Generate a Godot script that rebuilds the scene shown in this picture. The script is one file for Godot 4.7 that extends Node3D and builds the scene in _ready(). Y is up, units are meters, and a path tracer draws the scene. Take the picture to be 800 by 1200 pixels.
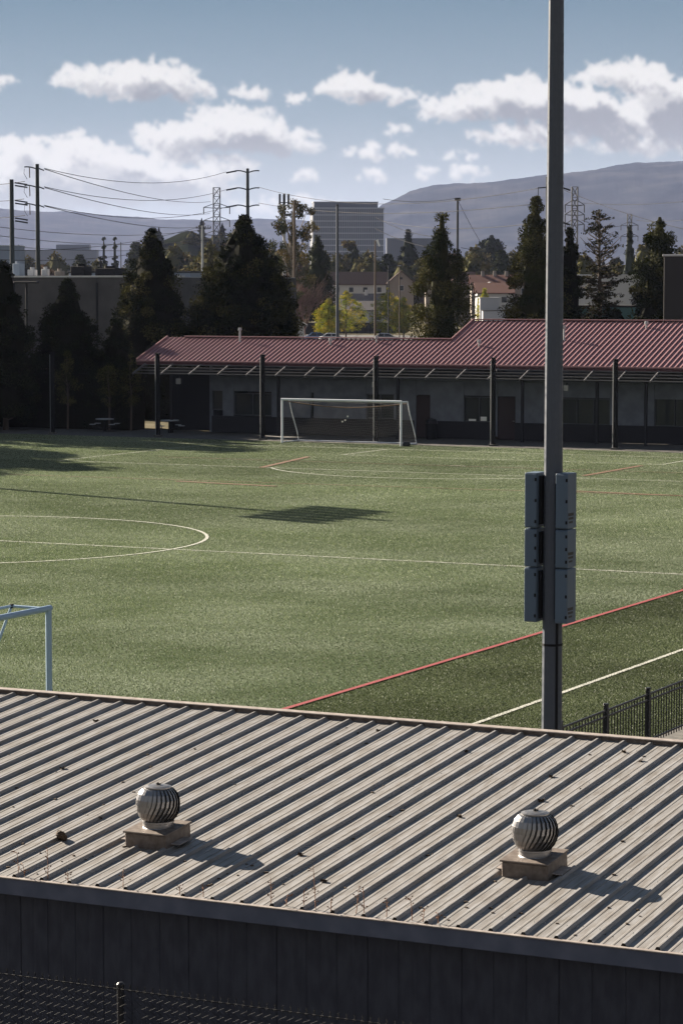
extends Node3D
# A sports field seen over a metal roof. X runs along the halfway line, -Z away across the field, y is up, metres.

var M := {}
var rng := RandomNumberGenerator.new()
var used := {}

func V(x: float, y: float, z: float) -> Vector3:
	return Vector3(x, y, z)

# ---------------------------------------------------------------- mesh builder
class MB:
	var v := PackedVector3Array()
	var n := PackedVector3Array()
	var c := PackedColorArray()
	var uv := PackedVector2Array()
	var idx := PackedInt32Array()
	var col := Color.WHITE

	func vert(p: Vector3, nn: Vector3) -> void:
		v.append(p); n.append(nn); c.append(col); uv.append(Vector2(p.x, p.z))

	func tri(a: Vector3, b: Vector3, d: Vector3) -> void:      # counter-clockwise seen from outside
		var nn := (b - a).cross(d - a).normalized()
		var k := v.size()
		vert(a, nn); vert(b, nn); vert(d, nn)
		idx.append_array(PackedInt32Array([k, k + 2, k + 1]))

	func quad(a: Vector3, b: Vector3, d: Vector3, e: Vector3) -> void:
		var nn := (d - a).cross(e - b).normalized()
		var k := v.size()
		vert(a, nn); vert(b, nn); vert(d, nn); vert(e, nn)
		idx.append_array(PackedInt32Array([k, k + 2, k + 1, k, k + 3, k + 2]))

	func face(pts: Array, out: Vector3) -> void:                # convex, turned towards out
		var nn: Vector3 = (pts[1] - pts[0]).cross(pts[2] - pts[0])
		if nn.dot(out) < 0:
			pts = pts.duplicate(); pts.reverse()
		for i in range(1, pts.size() - 1):
			tri(pts[0], pts[i], pts[i + 1])

	func box(at: Vector3, s: Vector3, bas := Basis.IDENTITY, bev := 0.0) -> void:
		var h := s * 0.5
		var b := minf(bev, minf(h.x, minf(h.y, h.z)) * 0.9)
		for ax in 3:
			for sg in [-1.0, 1.0]:
				var o := Vector3.ZERO; o[ax] = sg
				var u := (ax + 1) % 3
				var w := (ax + 2) % 3
				var pts := []
				for q in [[-1, -1], [1, -1], [1, 1], [-1, 1]]:
					var p := Vector3.ZERO
					p[ax] = sg * h[ax]; p[u] = q[0] * (h[u] - b); p[w] = q[1] * (h[w] - b)
					pts.append(at + bas * p)
				face(pts, bas * o)
		if b <= 0.0:
			return
		for ax in 3:
			var u := (ax + 1) % 3
			var w := (ax + 2) % 3
			for su in [-1.0, 1.0]:
				for sw in [-1.0, 1.0]:
					var pts := []
					for q in [[-1, 0], [1, 0], [1, 1], [-1, 1]]:
						var p := Vector3.ZERO
						p[ax] = q[0] * (h[ax] - b)
						p[u] = su * (h[u] - (0.0 if q[1] == 0 else b)); p[w] = sw * (h[w] - (b if q[1] == 0 else 0.0))
						pts.append(at + bas * p)
					var o := Vector3.ZERO; o[u] = su; o[w] = sw
					face(pts, bas * o)
		for sx in [-1.0, 1.0]:
			for sy in [-1.0, 1.0]:
				for sz in [-1.0, 1.0]:
					var q := Vector3(sx, sy, sz)
					face([at + bas * (q * (h - Vector3(0, b, b))), at + bas * (q * (h - Vector3(b, 0, b))), at + bas * (q * (h - Vector3(b, b, 0)))], bas * q)

	func bar(a: Vector3, b: Vector3, w: float, hh: float, bev := 0.0) -> void:
		var d := b - a
		var up := Vector3.UP if absf(d.normalized().y) < 0.95 else Vector3.RIGHT
		var z := d.normalized()
		var x := up.cross(z).normalized()
		box((a + b) * 0.5, Vector3(w, hh, d.length()), Basis(x, z.cross(x), z), bev)

	func tube(pts: Array, radii: Array, sides := 6, caps := true, flat := false) -> void:
		var rings := []
		for i in pts.size():
			var d: Vector3 = (pts[mini(i + 1, pts.size() - 1)] - pts[maxi(i - 1, 0)]).normalized()
			var up := Vector3.UP if absf(d.y) < 0.9 else Vector3.RIGHT
			var x := up.cross(d).normalized()
			var y := d.cross(x)
			var ring := []
			for k in sides:
				var an := TAU * k / sides
				ring.append((x * cos(an) + y * sin(an)) * float(radii[mini(i, radii.size() - 1)]))
			rings.append(ring)
		for i in pts.size() - 1:
			for k in sides:
				var k2 := (k + 1) % sides
				var a: Vector3 = rings[i][k]
				var b: Vector3 = rings[i][k2]
				var d: Vector3 = rings[i + 1][k2]
				var e: Vector3 = rings[i + 1][k]
				if flat:
					quad(pts[i] + a, pts[i] + b, pts[i + 1] + d, pts[i + 1] + e)
				else:
					var s := v.size()
					vert(pts[i] + a, a.normalized()); vert(pts[i] + b, b.normalized()); vert(pts[i + 1] + d, d.normalized()); vert(pts[i + 1] + e, e.normalized())
					idx.append_array(PackedInt32Array([s, s + 2, s + 1, s, s + 3, s + 2]))
		if caps:
			for q in [[0, -1.0], [pts.size() - 1, 1.0]]:
				var cap := []
				for r in rings[q[0]]:
					cap.append(pts[q[0]] + r)
				face(cap, (pts[1] - pts[0] if q[0] == 0 else pts[-1] - pts[-2]) * q[1])

	func lathe(prof: Array, sides: int, at := Vector3.ZERO, flat := false) -> void:   # prof of Vector2(radius, y), from below upwards
		for i in prof.size() - 1:
			var p: Vector2 = prof[i]
			var q: Vector2 = prof[i + 1]
			var sl := Vector2(q.y - p.y, p.x - q.x).normalized()
			for k in sides:
				var a0 := TAU * k / sides
				var a1 := TAU * (k + 1) / sides
				var e0 := Vector3(cos(a0), 0, -sin(a0))
				var e1 := Vector3(cos(a1), 0, -sin(a1))
				var pa := at + e0 * p.x + Vector3.UP * p.y
				var pb := at + e1 * p.x + Vector3.UP * p.y
				var pc := at + e1 * q.x + Vector3.UP * q.y
				var pd := at + e0 * q.x + Vector3.UP * q.y
				if flat:
					quad(pa, pb, pc, pd)
				else:
					var s := v.size()
					var n0 := e0 * sl.x + Vector3.UP * sl.y
					var n1 := e1 * sl.x + Vector3.UP * sl.y
					vert(pa, n0); vert(pb, n1); vert(pc, n1); vert(pd, n0)
					idx.append_array(PackedInt32Array([s, s + 2, s + 1, s, s + 3, s + 2]))

	func leaf(p: Vector3, d: Vector3, side: Vector3, l: float, w: float) -> void:   # a pointed leaf or spray, two triangles
		var a := p - d * l * 0.5
		var b := p + side * w * 0.5
		var e := p + d * l * 0.5
		var f := p - side * w * 0.5
		var nn := d.cross(side)
		var k := v.size()
		vert(a, nn); vert(f, nn); vert(e, nn); vert(b, nn)
		idx.append_array(PackedInt32Array([k, k + 2, k + 1, k, k + 3, k + 2]))

	func mesh() -> ArrayMesh:
		var arr := []
		arr.resize(Mesh.ARRAY_MAX)
		arr[Mesh.ARRAY_VERTEX] = v; arr[Mesh.ARRAY_NORMAL] = n; arr[Mesh.ARRAY_COLOR] = c
		arr[Mesh.ARRAY_TEX_UV] = uv; arr[Mesh.ARRAY_INDEX] = idx
		var m := ArrayMesh.new()
		m.add_surface_from_arrays(Mesh.PRIMITIVE_TRIANGLES, arr)
		return m

# ---------------------------------------------------------------- nodes
func numbered(called: String) -> String:
	var k: int = used.get(called, 0)
	used[called] = k + 1
	return called if k == 0 else "%s_%03d" % [called, k]

func tag(o: Node3D, label: String, category := "", group := "", kind := "") -> Node3D:
	if label: o.set_meta("label", label)
	if category: o.set_meta("category", category)
	if group: o.set_meta("group", group)
	if kind: o.set_meta("kind", kind)
	return o

func thing(called: String, at: Vector3, label: String, category: String, group := "", turn := 0.0) -> Node3D:
	var o := Node3D.new()
	o.name = numbered(called)
	add_child(o, true)
	o.position = at
	o.rotation.y = turn
	tag(o, label, category, group)
	return o

func part(called: String, m, material: Material, parent: Node, at := Vector3.ZERO) -> MeshInstance3D:
	var o := MeshInstance3D.new()
	if parent == self:
		o.name = numbered(called)
	else:
		var k := 0
		var nm := called
		while parent.has_node(NodePath(nm)):
			k += 1
			nm = "%s_%03d" % [called, k]
		o.name = nm
	o.mesh = m.mesh() if m is MB else m
	o.material_override = material
	o.position = at
	parent.add_child(o, true)
	return o

func structure(called: String, m, material: Material) -> MeshInstance3D:
	var o := part(called, m, material, self)
	o.set_meta("kind", "structure")
	return o

func copy(o: Node3D, at: Vector3, label: String, turn := 0.0, group := "") -> Node3D:
	var r: Node3D = o.duplicate()
	var nm := String(o.name)
	if nm.right(3).is_valid_int() and nm.substr(nm.length() - 4, 1) == "_":
		nm = nm.left(nm.length() - 4)
	r.name = numbered(nm)
	add_child(r, true)
	r.position = at
	r.rotation.y = turn
	r.set_meta("label", label)
	if group: r.set_meta("group", group)
	return r

func bx(at: Vector3, s: Vector3, bev := 0.0, bas := Basis.IDENTITY) -> MB:
	var m := MB.new()
	m.box(at, s, bas, bev)
	return m

func tb(pts: Array, radii: Array, sides := 6, flat := false) -> MB:
	var m := MB.new()
	m.tube(pts, radii, sides, true, flat)
	return m

# ---------------------------------------------------------------- materials
func mat(called: String, col: Color, rough := 0.7, metal := 0.0) -> StandardMaterial3D:
	var m := StandardMaterial3D.new()
	m.resource_name = called
	m.albedo_color = col.linear_to_srgb()
	m.roughness = rough
	m.metallic_specular = 0.35
	m.metallic = metal
	M[called] = m
	return m

func noise_tex(size: int, freq: float, a: Color, b: Color, seed_: int, octaves := 4, mid := 0.5, kind := FastNoiseLite.TYPE_SIMPLEX_SMOOTH) -> NoiseTexture2D:
	var f := FastNoiseLite.new()
	f.seed = seed_; f.noise_type = kind; f.frequency = freq; f.fractal_octaves = octaves
	var t := NoiseTexture2D.new()
	t.width = size; t.height = size; t.seamless = true; t.noise = f
	var g := Gradient.new()
	g.set_color(0, a.linear_to_srgb()); g.set_color(1, b.linear_to_srgb())
	g.set_offset(0, mid - 0.28); g.set_offset(1, mid + 0.28)
	t.color_ramp = g
	return t

func normal_tex(size: int, freq: float, seed_: int, strength: float, octaves := 3) -> NoiseTexture2D:
	var f := FastNoiseLite.new()
	f.seed = seed_; f.noise_type = FastNoiseLite.TYPE_SIMPLEX; f.frequency = freq; f.fractal_octaves = octaves
	var t := NoiseTexture2D.new()
	t.width = size; t.height = size; t.seamless = true; t.noise = f; t.as_normal_map = true; t.bump_strength = strength
	return t

func textured(m: StandardMaterial3D, t: Texture2D, sc: Vector3, world := true) -> StandardMaterial3D:
	m.albedo_color = Color.WHITE
	m.albedo_texture = t
	m.uv1_triplanar = true
	m.uv1_world_triplanar = world
	m.uv1_scale = sc
	return m

func leafmat(called: String, backlight: Color) -> StandardMaterial3D:
	var m := mat(called, Color.WHITE, 0.75)
	m.vertex_color_use_as_albedo = true
	m.metallic_specular = 0.12
	m.roughness = 0.9
	if backlight.r + backlight.g > 0:
		m.backlight_enabled = true
		m.backlight = backlight.linear_to_srgb()
	return m

func make_materials() -> void:
	var m: StandardMaterial3D
	# artificial turf: fibres in several greens and straw tones, laid in two shades (field and dark border)
	m = mat("turf", Color.WHITE, 0.9)
	m.specular_mode = BaseMaterial3D.SPECULAR_DISABLED
	m.albedo_texture = noise_tex(1024, 0.22, Color(0.046, 0.06, 0.04), Color(0.262, 0.3, 0.212), 3, 3)
	m.uv1_scale = Vector3(0.14, 0.14, 1)
	m.normal_enabled = true; m.normal_texture = normal_tex(1024, 0.12, 9, 7.0); m.normal_scale = 1.0
	m.detail_enabled = true; m.detail_blend_mode = BaseMaterial3D.BLEND_MODE_MUL
	m.detail_albedo = noise_tex(1024, 0.006, Color(0.55, 0.6, 0.5), Color(1, 1, 1), 21, 6)
	m.detail_uv_layer = BaseMaterial3D.DETAIL_UV_2
	m.uv2_scale = Vector3(0.021, 0.021, 1)
	m = mat("turf_border", Color.WHITE, 0.9)
	m.specular_mode = BaseMaterial3D.SPECULAR_DISABLED
	m.albedo_texture = noise_tex(1024, 0.16, Color(0.025, 0.034, 0.018), Color(0.13, 0.15, 0.085), 4, 3)
	m.uv1_scale = Vector3(0.14, 0.14, 1)
	m.normal_enabled = true; m.normal_texture = normal_tex(1024, 0.12, 10, 7.0); m.normal_scale = 1.0
	m.detail_enabled = true; m.detail_blend_mode = BaseMaterial3D.BLEND_MODE_MUL
	m.detail_albedo = noise_tex(512, 0.008, Color(0.6, 0.6, 0.6), Color(1, 1, 1), 22, 6)
	m.detail_uv_layer = BaseMaterial3D.DETAIL_UV_2
	m.uv2_scale = Vector3(0.03, 0.03, 1)
	textured(mat("line_white", Color.WHITE, 0.7), noise_tex(256, 0.12, Color(0.16, 0.17, 0.13), Color(0.42, 0.42, 0.39), 5, 3, 0.35), Vector3(1.5, 1.5, 1.5))
	textured(mat("line_red", Color.WHITE, 0.7), noise_tex(256, 0.12, Color(0.1, 0.025, 0.022), Color(0.25, 0.03, 0.036), 6, 3, 0.4), Vector3(1.5, 1.5, 1.5))
	textured(mat("line_red_faded", Color.WHITE, 0.7), noise_tex(256, 0.1, Color(0.06, 0.055, 0.025), Color(0.17, 0.055, 0.035), 7, 4, 0.5), Vector3(1, 1, 1))
	textured(mat("ground", Color.WHITE, 0.9), noise_tex(512, 0.02, Color(0.07, 0.065, 0.045), Color(0.14, 0.125, 0.09), 8, 5), Vector3(0.03, 0.03, 0.03))
	textured(mat("asphalt", Color.WHITE, 0.85), noise_tex(512, 0.05, Color(0.04, 0.04, 0.042), Color(0.07, 0.07, 0.072), 11, 5), Vector3(0.2, 0.2, 0.2))
	textured(mat("concrete", Color.WHITE, 0.85), noise_tex(512, 0.03, Color(0.075, 0.072, 0.068), Color(0.12, 0.114, 0.105), 12, 6), Vector3(0.3, 0.3, 0.3))
	# painted steel roof in the foreground, weathered, streaked down the slope
	m = textured(mat("roof_steel", Color.WHITE, 0.5), noise_tex(1024, 0.012, Color(0.165, 0.152, 0.14), Color(0.25, 0.25, 0.255), 13, 6, 0.4), Vector3(0.9, 0.9, 0.16))
	m.metallic_specular = 0.4
	m.vertex_color_use_as_albedo = true
	m.detail_enabled = true; m.detail_blend_mode = BaseMaterial3D.BLEND_MODE_MUL
	m.detail_albedo = noise_tex(512, 0.05, Color(0.86, 0.84, 0.82), Color(1, 1, 1), 14, 5, 0.35)
	textured(mat("roof_trim", Color.WHITE, 0.6), noise_tex(512, 0.03, Color(0.2, 0.17, 0.155), Color(0.29, 0.26, 0.24), 15, 5), Vector3(0.6, 0.6, 0.6))
	textured(mat("wall_steel", Color.WHITE, 0.55), noise_tex(512, 0.02, Color(0.028, 0.03, 0.043), Color(0.042, 0.045, 0.06), 16, 5), Vector3(0.7, 0.25, 0.7))
	textured(mat("fascia", Color.WHITE, 0.45), noise_tex(512, 0.02, Color(0.075, 0.085, 0.12), Color(0.1, 0.11, 0.15), 17, 5), Vector3(0.3, 0.3, 0.3))
	textured(mat("curb", Color.WHITE, 0.6, 0.15), noise_tex(512, 0.02, Color(0.1, 0.08, 0.068), Color(0.165, 0.138, 0.12), 18, 5), Vector3(1, 1, 1))
	m = mat("zinc", Color(0.26, 0.255, 0.258), 0.35, 0.85)
	m.roughness_texture = noise_tex(256, 0.03, Color(0.07, 0.07, 0.07), Color(0.2, 0.2, 0.2), 19, 4)
	m.roughness = 1.0; m.uv1_triplanar = true; m.uv1_scale = Vector3(4, 4, 4)
	mat("dark_inside", Color(0.015, 0.014, 0.013), 0.9)
	m = mat("galvanised", Color(0.07, 0.08, 0.1), 0.55, 0.1)
	m.roughness_texture = noise_tex(256, 0.03, Color(0.12, 0.12, 0.12), Color(0.45, 0.45, 0.45), 20, 4)
	m.roughness = 1.0; m.uv1_triplanar = true; m.uv1_scale = Vector3(1, 1, 1)
	mat("enclosure", Color(0.085, 0.12, 0.165), 0.5, 0.05)
	mat("sticker_black", Color(0.012, 0.012, 0.014), 0.5)
	mat("black_paint", Color(0.018, 0.018, 0.022), 0.4)
	mat("dark_steel", Color(0.01, 0.01, 0.012), 0.9)
	mat("chain_wire", Color(0.009, 0.009, 0.011), 0.7)
	mat("goal_white", Color(0.62, 0.65, 0.7), 0.35)
	mat("goal_blue_grey", Color(0.3, 0.4, 0.52), 0.4)
	mat("net", Color(0.16, 0.16, 0.16), 0.9)
	mat("net_brown", Color(0.12, 0.08, 0.05), 0.8)
	m = mat("red_roof", Color(0.245, 0.132, 0.142), 0.6)
	m.vertex_color_use_as_albedo = true
	mat("red_roof_dark", Color(0.09, 0.04, 0.048), 0.5)
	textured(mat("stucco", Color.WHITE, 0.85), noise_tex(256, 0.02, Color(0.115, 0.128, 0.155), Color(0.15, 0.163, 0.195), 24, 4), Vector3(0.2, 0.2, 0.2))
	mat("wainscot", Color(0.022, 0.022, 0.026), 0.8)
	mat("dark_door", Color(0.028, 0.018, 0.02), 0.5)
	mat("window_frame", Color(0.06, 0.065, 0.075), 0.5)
	mat("glass_dark", Color(0.025, 0.03, 0.035), 0.12)
	mat("trellis", Color(0.12, 0.115, 0.12), 0.6)
	mat("wood_pole", Color(0.11, 0.085, 0.065), 0.85)
	mat("dark_pole", Color(0.022, 0.025, 0.03), 0.7)
	mat("pale_pole", Color(0.34, 0.36, 0.38), 0.5, 0.2)
	mat("weather_steel", Color(0.022, 0.03, 0.032), 0.65)
	mat("wire", Color(0.012, 0.012, 0.014), 0.9)
	textured(mat("tilt_up", Color.WHITE, 0.85), noise_tex(256, 0.02, Color(0.062, 0.062, 0.066), Color(0.083, 0.082, 0.085), 25, 4), Vector3(0.08, 0.08, 0.08))
	mat("pale_blue_wall", Color(0.2, 0.24, 0.3), 0.8)
	mat("white_wall", Color(0.4, 0.4, 0.41), 0.8)
	mat("cream_wall", Color(0.22, 0.19, 0.165), 0.85)
	mat("grey_shingle", Color(0.12, 0.11, 0.11), 0.9)
	mat("brown_shingle", Color(0.06, 0.036, 0.03), 0.9)
	mat("red_shingle", Color(0.12, 0.055, 0.042), 0.9)
	mat("dark_wall", Color(0.035, 0.033, 0.033), 0.8)
	mat("tower_glass", Color(0.09, 0.1, 0.125), 0.55)
	mat("tower_band", Color(0.3, 0.32, 0.36), 0.7)
	mat("tower_side", Color(0.12, 0.13, 0.15), 0.7)
	mat("teal_wall", Color(0.1, 0.19, 0.19), 0.8)
	mat("car_blue", Color(0.06, 0.12, 0.24), 0.25, 0.3)
	mat("car_white", Color(0.7, 0.7, 0.7), 0.25)
	mat("car_silver", Color(0.4, 0.41, 0.43), 0.25, 0.5)
	mat("tyre", Color(0.02, 0.02, 0.02), 0.9)
	mat("bark", Color(0.09, 0.07, 0.055), 0.9)
	mat("pale_bark", Color(0.28, 0.24, 0.2), 0.9)
	mat("twig_red", Color(0.13, 0.075, 0.06), 0.9)
	mat("lamp_grey", Color(0.28, 0.28, 0.28), 0.4, 0.5)
	mat("debris", Color(0.05, 0.035, 0.025), 0.9)
	mat("dry_stem", Color(0.17, 0.085, 0.05), 0.9)
	mat("white_paper", Color(0.75, 0.75, 0.72), 0.8)
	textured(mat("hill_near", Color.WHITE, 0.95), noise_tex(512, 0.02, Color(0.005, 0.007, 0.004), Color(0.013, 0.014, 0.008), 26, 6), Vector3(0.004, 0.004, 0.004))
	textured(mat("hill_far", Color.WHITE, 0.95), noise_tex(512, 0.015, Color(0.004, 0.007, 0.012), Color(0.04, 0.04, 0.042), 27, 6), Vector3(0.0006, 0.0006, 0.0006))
	leafmat("leaf_dark", Color(0.04, 0.045, 0.012))
	leafmat("leaf_olive", Color(0.09, 0.095, 0.02))
	leafmat("grass_blade", Color(0.14, 0.16, 0.06))
	M.grass_blade.roughness = 0.6
	M.grass_blade.metallic_specular = 0.3
	leafmat("leaf_yellow", Color(0.3, 0.3, 0.05))
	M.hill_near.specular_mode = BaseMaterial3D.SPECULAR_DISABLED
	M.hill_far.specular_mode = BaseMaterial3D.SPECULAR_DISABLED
	M.ground.specular_mode = BaseMaterial3D.SPECULAR_DISABLED

# ---------------------------------------------------------------- sky
const EXPOSURE := 4.2
const VIEW_AZ := -26.4

var sky_noise := FastNoiseLite.new()
var sky_wide := FastNoiseLite.new()
# cumulus as puffs: x, y (in 1/56 degree right and down from the frame's corner), half width, height above, height below, weight
var puffs := [
	[150, 105, 62, 32, 17, 1.0], [190, 95, 52, 24, 22, 0.9], [92, 100, 44, 22, 9, 0.8], [225, 112, 34, 16, 12, 0.75], [2, 101, 26, 9, 6, 0.9],
	[262, 152, 52, 32, 30, 1.1], [300, 150, 42, 24, 32, 0.9], [330, 172, 56, 22, 16, 1.0], [215, 170, 62, 26, 24, 1.0], [185, 160, 36, 16, 12, 0.7],
	[45, 190, 50, 30, 40, 1.0], [110, 196, 56, 34, 40, 1.05], [165, 205, 60, 26, 36, 1.0], [5, 205, 50, 26, 34, 1.0], [230, 215, 60, 20, 26, 0.85], [60, 228, 150, 20, 26, 0.9],
	[293, 111, 34, 8, 10, 0.7], [347, 119, 15, 9, 6, 0.75],
	[412, 103, 38, 19, 20, 1.1], [448, 114, 44, 15, 12, 1.0], [380, 108, 14, 10, 10, 0.6],
	[525, 130, 46, 20, 20, 1.0], [562, 122, 42, 26, 26, 1.1], [610, 116, 52, 30, 34, 1.25], [662, 125, 48, 28, 30, 1.35], [690, 128, 28, 20, 20, 1.2],
	[700, 92, 36, 16, 14, 1.0], [745, 92, 44, 20, 24, 1.05], [775, 110, 46, 18, 36, 1.0], [735, 140, 70, 30, 32, 1.05], [800, 135, 60, 36, 36, 1.05], [650, 162, 90, 18, 18, 0.8], [760, 175, 80, 16, 12, 0.8], [590, 160, 50, 12, 12, 0.6],
	[440, 178, 42, 12, 10, 0.75], [480, 182, 20, 6, 5, 0.6], [464, 154, 20, 8, 8, 0.55], [440, 206, 22, 8, 8, 0.6], [498, 206, 20, 9, 8, 0.62], [545, 203, 28, 10, 10, 0.62], [540, 184, 26, 8, 8, 0.4],
	[130, 222, 110, 40, 24, 0.75], [262, 198, 46, 18, 14, 0.7], [20, 175, 30, 16, 20, 0.8], [90, 172, 34, 18, 20, 0.8], [362, 207, 24, 8, 10, 0.45], [330, 240, 80, 12, 14, 0.4], [-60, 195, 60, 30, 40, 1.0], [-40, 110, 40, 18, 16, 0.8], [870, 120, 60, 40, 40, 1.0], [860, 185, 50, 16, 12, 0.8],
]

func air(el: float, az_off: float) -> Color:
	var stops := [[0.0, Color(0.62, 0.645, 0.665)], [1.5, Color(0.56, 0.605, 0.64)], [3.5, Color(0.32, 0.405, 0.475)], [6.0, Color(0.165, 0.262, 0.35)], [14.0, Color(0.095, 0.175, 0.275)], [45.0, Color(0.055, 0.11, 0.2)], [91.0, Color(0.04, 0.085, 0.165)]]
	var e := maxf(el, 0.0)
	var c: Color = stops[0][1]
	for i in stops.size() - 1:
		if e >= stops[i][0]:
			c = stops[i][1].lerp(stops[i + 1][1], clampf((e - stops[i][0]) / (stops[i + 1][0] - stops[i][0]), 0, 1))
	var d := Vector2(wrapf(az_off + 45.6, -180, 180) * cos(deg_to_rad(el)), el - 24.0).length()
	var away := 1.0 - 0.45 * smoothstep(40.0, 140.0, d)
	return c * (1.0 + 1.3 * exp(-d / 11.0)) * away

func wide_density(el: float, az: float) -> float:            # the same kind of cloud carried on round the sky
	var low := smoothstep(0.3, 1.2, el) * (1.0 - smoothstep(5.0, 8.0, el))
	var high := 0.2 * smoothstep(8.0, 14.0, el) * (1.0 - smoothstep(30.0, 60.0, el))
	if low + high <= 0.0:
		return 0.0
	var a := deg_to_rad(az)
	var s := 1.0 / (0.04 + sin(deg_to_rad(maxf(el, 0.5))))
	var p := Vector3(cos(a) * 42.0, el * 2.6, sin(a) * 42.0) if el < 8.0 else Vector3(cos(a) * s * 3.0, 40.0, sin(a) * s * 3.0)
	return maxf(0.0, sky_wide.get_noise_3dv(p) * 2.6 - 0.15) * (low + high)

func puff_density(x: float, y: float) -> float:
	var wx := x + 10.0 * sky_noise.get_noise_2d(x * 1.3, y * 1.5 + 500.0) + 3.0 * sky_noise.get_noise_2d(x * 4.5 + 40.0, y * 4.5)
	var wy := y + 8.0 * sky_noise.get_noise_2d(x * 1.3 + 900.0, y * 1.5) + 3.0 * sky_noise.get_noise_2d(x * 4.5, y * 4.5 + 70.0)
	var d := 0.0
	for p in puffs:
		var dx: float = (wx - p[0]) / p[2]
		if dx > 1.0 or dx < -1.0:
			continue
		var dy: float = wy - p[1]
		dy = dy / p[4] if dy > 0 else dy / p[3]
		var q := 1.0 - dx * dx - dy * dy
		if q > 0.0:
			d += q * p[5]
	# heaped billows: rounded bright knobs with creases between them, at three sizes
	var b := absf(sky_noise.get_noise_2d(x * 0.9, y * 1.1)) * 1.5 + absf(sky_noise.get_noise_2d(x * 2.2 + 77.0, y * 2.6)) * 0.9 + absf(sky_noise.get_noise_2d(x * 5.5 + 11.0, y * 6.0)) * 0.62
	return maxf(0.0, d * 1.25 + (0.46 - b) * minf(1.0, d * 2.2 + 0.1) - 0.1)

func cloud_over(c: Color, d: float, shade: float, el: float) -> Color:
	var a := 1.0 - exp(-d * 5.5)
	var white := Color(0.88, 0.865, 0.845).lerp(Color(0.8, 0.8, 0.785), 1.0 - smoothstep(0.5, 2.5, el))
	var grey := Color(0.34, 0.35, 0.385).lerp(Color(0.5, 0.52, 0.54), 1.0 - smoothstep(1.5, 3.6, el))
	return c.lerp(white.lerp(grey, clampf(shade, 0, 1)), a * 0.98)

# The sky picture is laid with its pole above and ahead, so that its pixels are square where the camera looks; sky_basis turns it back.
const SKY_TILT := 57.0

func sky_basis() -> Basis:
	return Basis(Vector3.UP, deg_to_rad(180.0 - VIEW_AZ)) * Basis(Vector3.RIGHT, deg_to_rad(SKY_TILT))

func _look(turn: Basis, u: float, v: float) -> Vector2:        # elevation and azimuth from the view, degrees, of a point of the picture
	var lat := (0.5 - v) * PI
	var az := u * TAU
	var d := turn * V(sin(az) * cos(lat), sin(lat), -cos(az) * cos(lat))
	return Vector2(rad_to_deg(asin(clampf(d.y, -1, 1))), wrapf(rad_to_deg(atan2(d.x, -d.z)) - VIEW_AZ, -180.0, 180.0))

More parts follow.
